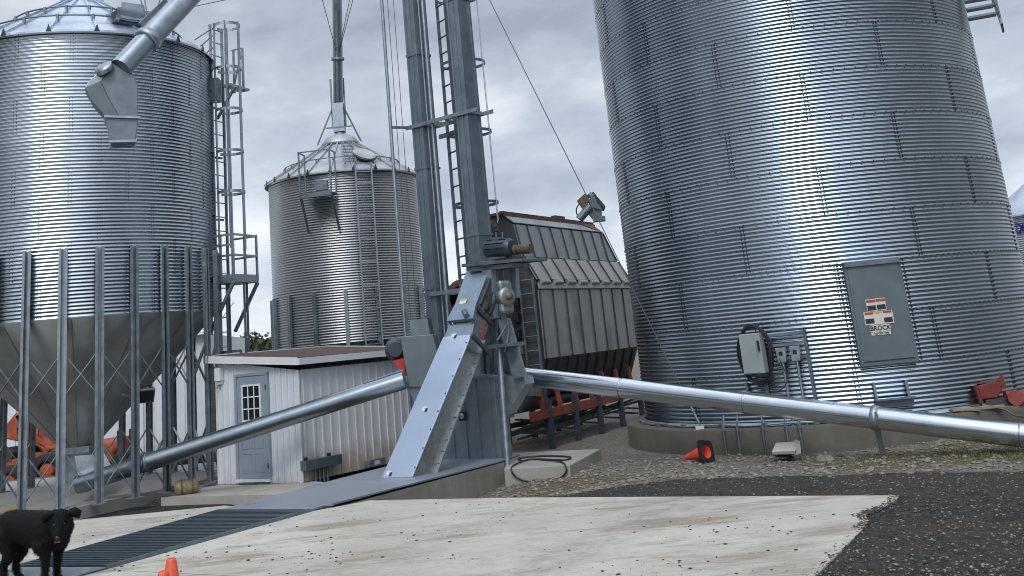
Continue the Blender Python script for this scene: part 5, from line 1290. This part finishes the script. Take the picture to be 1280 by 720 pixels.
# red gear head on the right
def rp_(u, v, y=18.2): return aty(u, v, y)
t = thing('unload_gearhead', 'weathered red unloading gearhead at the right foot of the big bin', 'gearbox', rp_(1240, 515))
MB().prism([rp_(1222, 482), rp_(1250, 474), rp_(1254, 485), rp_(1248, 497), rp_(1228, 500)], V(.05, .3, 0)).build('gear_case', M['redold'], t, bevel=.02)
MB().prism([rp_(1221, 481, 18.1), rp_(1230, 505, 18.1), rp_(1226, 505, 18.1), rp_(1219, 483, 18.1)], V(.03, .35, 0)).build('flange', M['redold'], t)
MB().prism([rp_(1248, 466), rp_(1252, 467), rp_(1258, 485), rp_(1252, 487)], V(.05, .1, 0)).build('lever', M['redold'], t)
MB().prism([rp_(1222, 480), rp_(1228, 477), rp_(1251, 474), rp_(1249, 477)], V(.05, .36, 0)).build('top_bracket', M['rust'], t)
MB().tube([rp_(1256, 494), rp_(1275, 496), rp_(1300, 500)], [.07, .10, .12], 16).build('red_shaft', M['redold'], t)
MB().prism([rp_(1232, 500), rp_(1262, 496), rp_(1268, 512), rp_(1234, 512)], V(.05, .35, 0)).build('motor_base', M['dryerdark'], t)
MB().tube([rp_(1270, 497, 18.05), rp_(1271, 497, 18.35)], .12, 20).build('red_pulley', M['redsteel'], t)
q = [rp_(1196, 516, 18.0), rp_(1270, 510, 18.0), rp_(1300, 530, 18.0), rp_(1198, 545, 18.0)]
o = MB().prism([rp_(1200, 517, 17.9), rp_(1300, 512, 17.9), rp_(1300, 575, 17.9), rp_(1200, 560, 17.9)], V(.2, .9, 0)).build('gearhead_footing', M['concdark']); tag(o, 'brown stained concrete block under the red gearhead', 'footing')
mb = MB(); mb.beam(rp_(1190, 513, 17.85), rp_(1255, 507, 17.8), .09, .03); mb.beam(rp_(1188, 511, 18.0), rp_(1225, 512, 17.7), .07, .03)
o = mb.build('loose_board', M['wood']); tag(o, 'loose weathered boards lying on the footing by the red gearhead', 'board')
tag(MB().tube(smooth_path([rp_(1240, 509, 17.8), rp_(1256, 512, 17.75), rp_(1268, 519, 17.7), rp_(1285, 521, 17.7)]), .015, 6).build('power_cord', M['cable']), 'grey power cord curling off the footing by the red gearhead', 'cord')
# grass at the right
mb = MB()
for k in range(3600):
    u = random.uniform(1165, 1330); v = random.gauss(566, 3.6)
    if random.random() > (u-1150)/100 or math.sin(u*.21)+math.sin(u*.083+v*.5) < -.7: continue
    p = atz(u, v, .06); z = float(hgt(p[0], p[1])); h = random.uniform(.02, .07); a = random.random()*6.3; w_ = .006
    q = V(p[0], p[1], z); mb.add([q+V(math.cos(a)*w_, math.sin(a)*w_, 0), q-V(math.cos(a)*w_, math.sin(a)*w_, 0), q+V(random.gauss(0, .03), random.gauss(0, .03), h)], [(0, 1, 2)])
for k in range(500):
    u = random.uniform(1000, 1150); v = random.gauss(573, 3); p = atz(u, v, .06); z = float(hgt(p[0], p[1])); q = V(p[0], p[1], z); h = random.uniform(.02, .06)
    mb.add([q+V(.005, 0, 0), q-V(.005, 0, 0), q+V(random.gauss(0, .03), random.gauss(0, .03), h)], [(0, 1, 2)])
tag(mb.build('grass_patch', M['grass']), 'thin green grass growing at the foot of the big bin', 'grass', kind='stuff')

# ------------------------------------------------------------------ background
# white building
wy = 33.
w0 = atz(262, 557, 0); w0 = V(w0[0], w0[1], 0)
wdir = unit(V(-.93, -.10, 0)); wn_ = V(-wdir[1], wdir[0], 0); wn_ = wn_ if wn_[1] < 0 else -wn_
zw = aty(240, 419, w0[1])[2]
bw = thing('white_building', 'long white ribbed metal building behind the left hopper bin', 'building', w0)
W1 = w0+wdir*17
MB().prism([w0, W1, W1+up*zw, w0+up*zw], -wn_*9).build('wall', M['whitesheet'], bw)
mb = MB()
for k in range(56): mb.box(w0+wdir*(.1+k*.305)+up*zw/2+wn_*.015, (.04, zw-.04, .03), (wdir, up, wn_))
mb.build('wall_ribs', M['whitesheet'], bw)
MB().prism([w0+wn_*.3+up*(zw+.01)-wdir*.2, W1+wn_*.3+up*(zw+.01), W1-wn_*4.5+up*(zw+1.1), w0-wn_*4.5+up*(zw+1.1)-wdir*.2], up*.06).build('roof', M['trim'], bw)
MB().box(w0+wdir*2.4+up*1.05+wn_*.03, (1.0, 2.1, .06), (wdir, up, wn_)).build('door', M['whitesheet'], bw)
# brown pallets stack between building and shed
c = aty(266, 520, 27.); t = thing('pallet_stack', 'dark brown upright timbers behind the left corner of the shed', 'timber stack', V(c[0], c[1], 0))
for k in range(3): MB().box(V(c[0]-.1+k*.13, c[1], 1.0+.1*k), (.10, .12, 2.0+.2*k)).build('timber', M['wood'], t)
# tractor / loader at far left
def lo(u, v, y=28.5): return aty(u, v, y)
t = thing('orange_loader', 'orange loader with raised arm and black wheels beyond the left bin', 'loader', atz(30, 603, 0))
MB().prism([lo(3, 610), lo(58, 603), (lo(60, 560)), lo(36, 552), lo(30, 570), lo(3, 578)], V(.3, 1.4, 0)).build('chassis', M['orange'], t, bevel=.04)
MB().prism([lo(2, 548), lo(8, 530), lo(19, 516), lo(27, 515), lo(27, 540), lo(22, 552)], V(.2, 1.1, 0)).build('bucket', M['orange'], t, bevel=.03)
MB().prism([lo(20, 535), lo(27, 530), lo(34, 575), lo(26, 578)], V(.1, .3, 0)).build('arm', M['orange'], t, bevel=.02)
MB().prism([lo(3, 580), lo(14, 577), lo(16, 566), lo(5, 560)], V(.1, .5, 0)).build('engine_cover', M['dryerdark'], t)
for (u, v, r_) in ((60, 588, .42), (12, 602, .38)):
    c = lo(u, v, 28.2); wv = MB().lathe([(r_*.55, -.17), (r_*.92, -.17), (r_, -.1), (r_, .1), (r_*.92, .17), (r_*.55, .17)], c, 28, axis=V(.1, -1, 0)).build('wheel', M['rubber'], t)
    MB().lathe([(0, .10), (r_*.3, .12), (r_*.42, .10), (r_*.56, -.1)], c, 20, axis=V(.1, -1, 0)).build('rim', M['orange'], wv)
mb = MB(); mb.tube([lo(46, 552), lo(48, 536), lo(50, 536)], .03, 6); mb.tube([lo(46, 552), lo(62, 560)], .03, 6); mb.beam(lo(44, 545), lo(62, 562), .08, .05); mb.build('grab_bar', M['orange'], t)
MB().prism([lo(18, 520), lo(27, 516), lo(50, 556), lo(56, 566), lo(40, 566)], V(.25, .4, 0)).build('boom', M['orange'], t, bevel=.02)
MB().prism([lo(3, 600), lo(58, 594), lo(58, 604), (lo(3, 612))], V(.3, 1.2, 0)).build('undercarriage', M['dryerdark'], t)
c = lo(4.5, 589, 28.3); MB().box(c, (.14, .01, .12)).build('white_mark', M['sign_white'], t)
# second machine behind the cone
t = thing('orange_tractor', 'small orange and black tractor seen under the hopper cone', 'tractor', atz(140, 590, 0))
def l2(u, v, y=29.5): return aty(u, v, y)
MB().prism([l2(117, 580), l2(141, 578), l2(141, 562), l2(135, 553), l2(122, 549), l2(117, 556)], V(.2, .8, 0)).build('hood', M['orange'], t, bevel=.05)
MB().prism([l2(115, 596), l2(166, 588), l2(166, 574), l2(115, 580)], V(.2, .7, 0)).build('chassis', M['dryerdark'], t)
MB().prism([l2(150, 572), l2(158, 571), l2(157, 545), l2(150, 546)], V(.1, .6, 0)).build('seat_back', M['red'], t, bevel=.03)
mb = MB(); mb.beam(l2(163, 572), l2(163, 536), .06, .06); mb.beam(l2(148, 574), l2(148, 538), .06, .06); mb.build('roll_bar', M['dryerdark'], t)
for (u, v, r_) in ((158, 583, .42), (122, 588, .30)):
    c = l2(u, v, 29.2); wv = MB().lathe([(r_*.55, -.14), (r_*.92, -.14), (r_, -.08), (r_, .08), (r_*.92, .14), (r_*.55, .14)], c, 24, axis=V(.1, -1, 0)).build('wheel', M['rubber'], t)
    MB().lathe([(0, .08), (r_*.55, .08), (r_*.56, -.1)], c, 20, axis=V(.1, -1, 0)).build('rim', M['orange'], wv)
# kerb / timbers beyond the pad
c0, c1 = atz(180, 591, .0), atz(268, 576, .0)
tag(MB().beam(c0+up*.1, c1+up*.1, .5, .22).build('timber_edging', M['concdark']), 'low dark edging beam beyond the far side of the bin pad', 'edging')
# far right bin with blue letters
fa = math.atan2(ray(1303, 300)[0], ray(1303, 300)[1])
FC = V(34*math.sin(fa+R(3.6)), 34*math.cos(fa+R(3.6)), 0)
sil_az = math.atan2(ray(1262, 290)[0], ray(1262, 290)[1]); FD = 40.; FRr = 2.74; fc_az = sil_az-R(1.0)+math.asin(FRr/FD); FC = V(FD*math.sin(fc_az), FD*math.cos(fc_az), 0)
fz1 = aty(1275, 272, FC[1])[2]
fb = thing('far_bin', 'distant bin with blue lettering peeking out right of the big bin', 'grain bin', FC)
shell(FC, FRr, .2, .2+round((fz1-.2)/PITCH)*PITCH, 90, M['shell'], fb, per=6)
MB().lathe([(0, fz1+1.9), (.4, fz1+1.75), (FRr+.1, fz1+.02), (FRr+.1, fz1-.04)], FC, 60).build('roof', M['roof'], fb)
pw_, zw_, _ = phi_of(FC, FRr, 1274.5, 286); dwn = cdir(FC, pw_); dws = V(-dwn[1], dwn[0], 0)
text('Di', .46, cyl(FC, FRr+.03, pw_, zw_)+dws*.0, dws, up, M['sign_blue'], fb, .004, .01)

# hill and wood
xs = np.linspace(-260, 260, 120); mbh = MB(); rows = []
for j, (yy, zz) in enumerate(((120, 0), (150, 1.4), (190, 2.6), (260, 3.0), (420, 0))):
    rows.append([(x, yy+8*math.sin(x*.03+j), zz*(1+.25*math.sin(x*.021+1+j*.3))-.05) for x in xs])
vv = [p for r_ in rows for p in r_]; n = len(xs)
mbh.add(vv, [(j*n+i, j*n+i+1, (j+1)*n+i+1, (j+1)*n+i) for j in range(4) for i in range(n-1)], True)
o = mbh.build('hill', mat('hill_grass', (.10, .12, .05), .9, 0, .4, .08)); struct(o)
lv = []; lf_ = []
def clump(x, y, z, r, h, nl):
    d = rng.normal(size=(nl, 3)); d /= np.linalg.norm(d, axis=1)[:, None]; rr = rng.uniform(.55, 1, nl)[:, None]
    lump = 1+.22*np.sin(d[:, :1]*5+x)+.2*np.sin(d[:, 2:]*6+y)
    p = np.array([x, y, z])+d*rr*lump*np.array([r, r, h]); s = rng.uniform(.10, .24, nl)
    a = rng.normal(size=(nl, 3)); a /= np.linalg.norm(a, axis=1)[:, None]; b = np.cross(a, rng.normal(size=(nl, 3))); b /= np.linalg.norm(b, axis=1)[:, None]
    base = len(lv)
    for i in range(nl):
        q = p[i]; k = len(lv); lv.extend([q+a[i]*s[i], q+b[i]*s[i], q-a[i]*s[i], q-b[i]*s[i]]); lf_.append((k, k+1, k+2, k+3))
for k in range(150):
    x = rng.uniform(-95, 95); y = rng.uniform(118, 150)
    if abs(x+34) < 12 and False: continue
    vis = -40 < x < -20
    h = rng.uniform(1.5, 2.3); clump(x, y, 1.0+(y-118)*.035+h*.9, rng.uniform(1.4, 2.6), h, 900 if vis else 130)
for k in range(26):
    x = rng.uniform(-42, -24); y = rng.uniform(116, 130); clump(x, y, 3.1+rng.uniform(0, .7), 1.7, 1.7, 900)
mw = MB(); mw.v = [tuple(map(float, p)) for p in lv]; mw.f = lf_; mw.sm = [False]*len(lf_)
tag(mw.build('far_wood', M['leaf']), 'distant low green wood on the hill seen between two bins', 'wood', kind='stuff')

lv = []; lf_ = []  # unseen trees added behind the camera to darken what the bins reflect
for k in range(70):
    azk = rng.uniform(95, 290)
    if 142 < azk < 218: continue  # gap in the added trees leaves a bright band reflected in the bins
    dk2 = rng.uniform(30, 42); hk = rng.uniform(8, 12.5)
    for c_ in range(5): 
        zc = hk*(.2+.17*c_); nl = 90; d2 = rng.normal(size=(nl, 3)); d2 /= np.linalg.norm(d2, axis=1)[:, None]
        cx_ = dk2*math.sin(R(azk))+rng.normal(0, .9); cy_ = dk2*math.cos(R(azk))+rng.normal(0, .9)
        p = np.array([cx_, cy_, zc])+d2*rng.uniform(.5, 1, (nl, 1))*np.array([2.8-.35*c_, 2.8-.35*c_, hk*.15]); sz = rng.uniform(.25, .5, nl)
        a = rng.normal(size=(nl, 3)); a /= np.linalg.norm(a, axis=1)[:, None]; b = np.cross(a, rng.normal(size=(nl, 3))); b /= np.linalg.norm(b, axis=1)[:, None]
        for i in range(nl): k0 = len(lv); lv.extend([p[i]+a[i]*sz[i], p[i]+b[i]*sz[i], p[i]-a[i]*sz[i], p[i]-b[i]*sz[i]]); lf_.append((k0, k0+1, k0+2, k0+3))
mw = MB(); mw.v = [tuple(map(float, p)) for p in lv]; mw.f = lf_; mw.sm = [False]*len(lf_)
tag(mw.build('added_tree_belt', M['leaf']), 'unseen belt of trees added behind the camera to darken the bin reflections', 'added trees', kind='stuff')
# ------------------------------------------------------------------ dog
dogc = atz(44, 728, AZ); dy = dogc[1]
fwd = unit(V(.86, -.50, 0)); lat = V(.50, .86, 0)          # lat points away from the camera
K = 1.0
o0 = V(dogc[0], dogc[1], AZ)
def dg_(f, l, z): return o0+(fwd*f+lat*l+up*z)*K
def chain(mb, pts):
    P = [dg_(*p[:3]) for p in pts]; r = [p[3]*K for p in pts]; q = smooth_path(P, 5); f = np.interp(np.linspace(0, len(P)-1, len(q)), range(len(P)), r)
    mb.tube(q, list(f), 14)
    for p_, r_ in ((q[0], f[0]), (q[-1], f[-1])): mb.lathe([(.001, -r_), (r_*.7, -r_*.7), (r_, 0), (r_*.7, r_*.7), (.001, r_)], p_, 14)
mb = MB()
chain(mb, [(-.50, 0, .47, .13), (-.38, 0, .50, .150), (-.15, 0, .495, .148), (.08, 0, .475, .170), (.24, 0, .46, .175), (.34, 0, .49, .14)])
chain(mb, [(.22, 0, .50, .14), (.33, -.02, .53, .125), (.42, -.05, .545, .115)])
chain(mb, [(.40, -.03, .55, .115), (.455, -.07, .54, .105), (.51, -.12, .50, .070), (.56, -.175, .46, .050), (.575, -.19, .45, .042)])
for l in (.095, -.095):
    x = 0 if l > 0 else .07
    chain(mb, [(.22+x*.3, l, .36, .10), (.21+x, l, .24, .040), (.20+x, l, .10, .031), (.20+x, l, .035, .034), (.25+x, l, .025, .034)])
    chain(mb, [(-.40+x*.6, l, .42, .11), (-.34+x, l, .27, .060), (-.43+x, l, .16, .036), (-.40+x, l, .035, .031), (-.35+x, l, .025, .035)])
chain(mb, [(-.56, 0, .50, .05), (-.68, 0, .42, .035), (-.76, .02, .28, .018)])
o = mb.build('dog_tmp', M['dog']); loc = np.array(o.location)
rm = o.modifiers.new('r', 'REMESH'); rm.mode = 'VOXEL'; rm.voxel_size = .013; sm_ = o.modifiers.new('s', 'SMOOTH'); sm_.iterations = 7; sm_.factor = .6
dgp = bpy.context.evaluated_depsgraph_get(); m2_ = bpy.data.meshes.new_from_object(o.evaluated_get(dgp)); bpy.data.objects.remove(o)
dmb = MB(); dmb.v = [tuple(np.array(v.co)+loc) for v in m2_.vertices]; dmb.f = [tuple(p.vertices) for p in m2_.polygons]; dmb.sm = [True]*len(dmb.f)
dog = thing('dog', 'black dog standing at the left edge beside the grate, head turned', 'dog', o0)
body = dmb.build('dog_body', M['dog'], dog)
me_ = body.data; nv_ = len(me_.vertices); pv = np.empty(nv_*3); nn2 = np.empty(nv_*3); me_.vertices.foreach_get('co', pv); me_.vertex_normals.foreach_get('vector', nn2)
pv = pv.reshape(-1, 3)+np.array(dog.location); nn2 = nn2.reshape(-1, 3); fb_ = MB(); comb = -fwd*.8-up*.55
for i in range(0, nv_, 1):
    for _ in range(2):
        n_ = nn2[i]; dirn = unit(n_*.35+(comb-n_*(comb@n_))*1.0+rng.normal(0, .18, 3)); l_ = rng.uniform(.018, .034)*(1.2 if pv[i][2] < AZ+.42*K else .9)
        if pv[i][2] < AZ+.06: continue
        sdn = unit(np.cross(n_, dirn))*.0022; q_ = pv[i]+rng.normal(0, .004, 3)-n_*.001
        fb_.add([q_-sdn, q_+sdn, q_+dirn*l_+n_*.002], [(0, 1, 2)])
fur = fb_.build('fur', M['dog'], dog); fur['kind'] = 'stuff'
hd_ = dg_(.45, -.06, .545); hf_ = unit(dg_(.575, -.19, .45)-hd_); hr = unit(np.cross(hf_, up)); hu = np.cross(hr, hf_)
for s in (-1, 1):
    a = hd_+hr*s*.10+hu*.075-hf_*.03
    mb = MB(); mb.tube([a-hr*s*.03+hu*.015, a+hr*s*.015+hu*.01, a+hr*s*.05-hu*.02, a+hr*s*.06-hu*.065], [.025, .045, .042, .010], 10); mb.build('ear', M['dog'], dog)
    MB().lathe([(0, .012), (.009, .008), (.012, 0)], hd_+hr*s*.045+hu*.05+hf_*.095, 10, axis=hf_).build('eye', M['glass'], dog)
MB().lathe([(0, .02), (.018, .014), (.024, 0)], dg_(.575, -.19, .45)+hf_*.045+hu*.012, 12, axis=hf_).build('nose', M['black'], dog)
MB().box(dg_(.575, -.19, .45)+hf_*.035-hu*.030, (.05, .03, .010), (hr, hf_, hu)).build('mouth', M['pink'], dog)

for o in scene.objects:
    if '_base' in o: del o['_base']
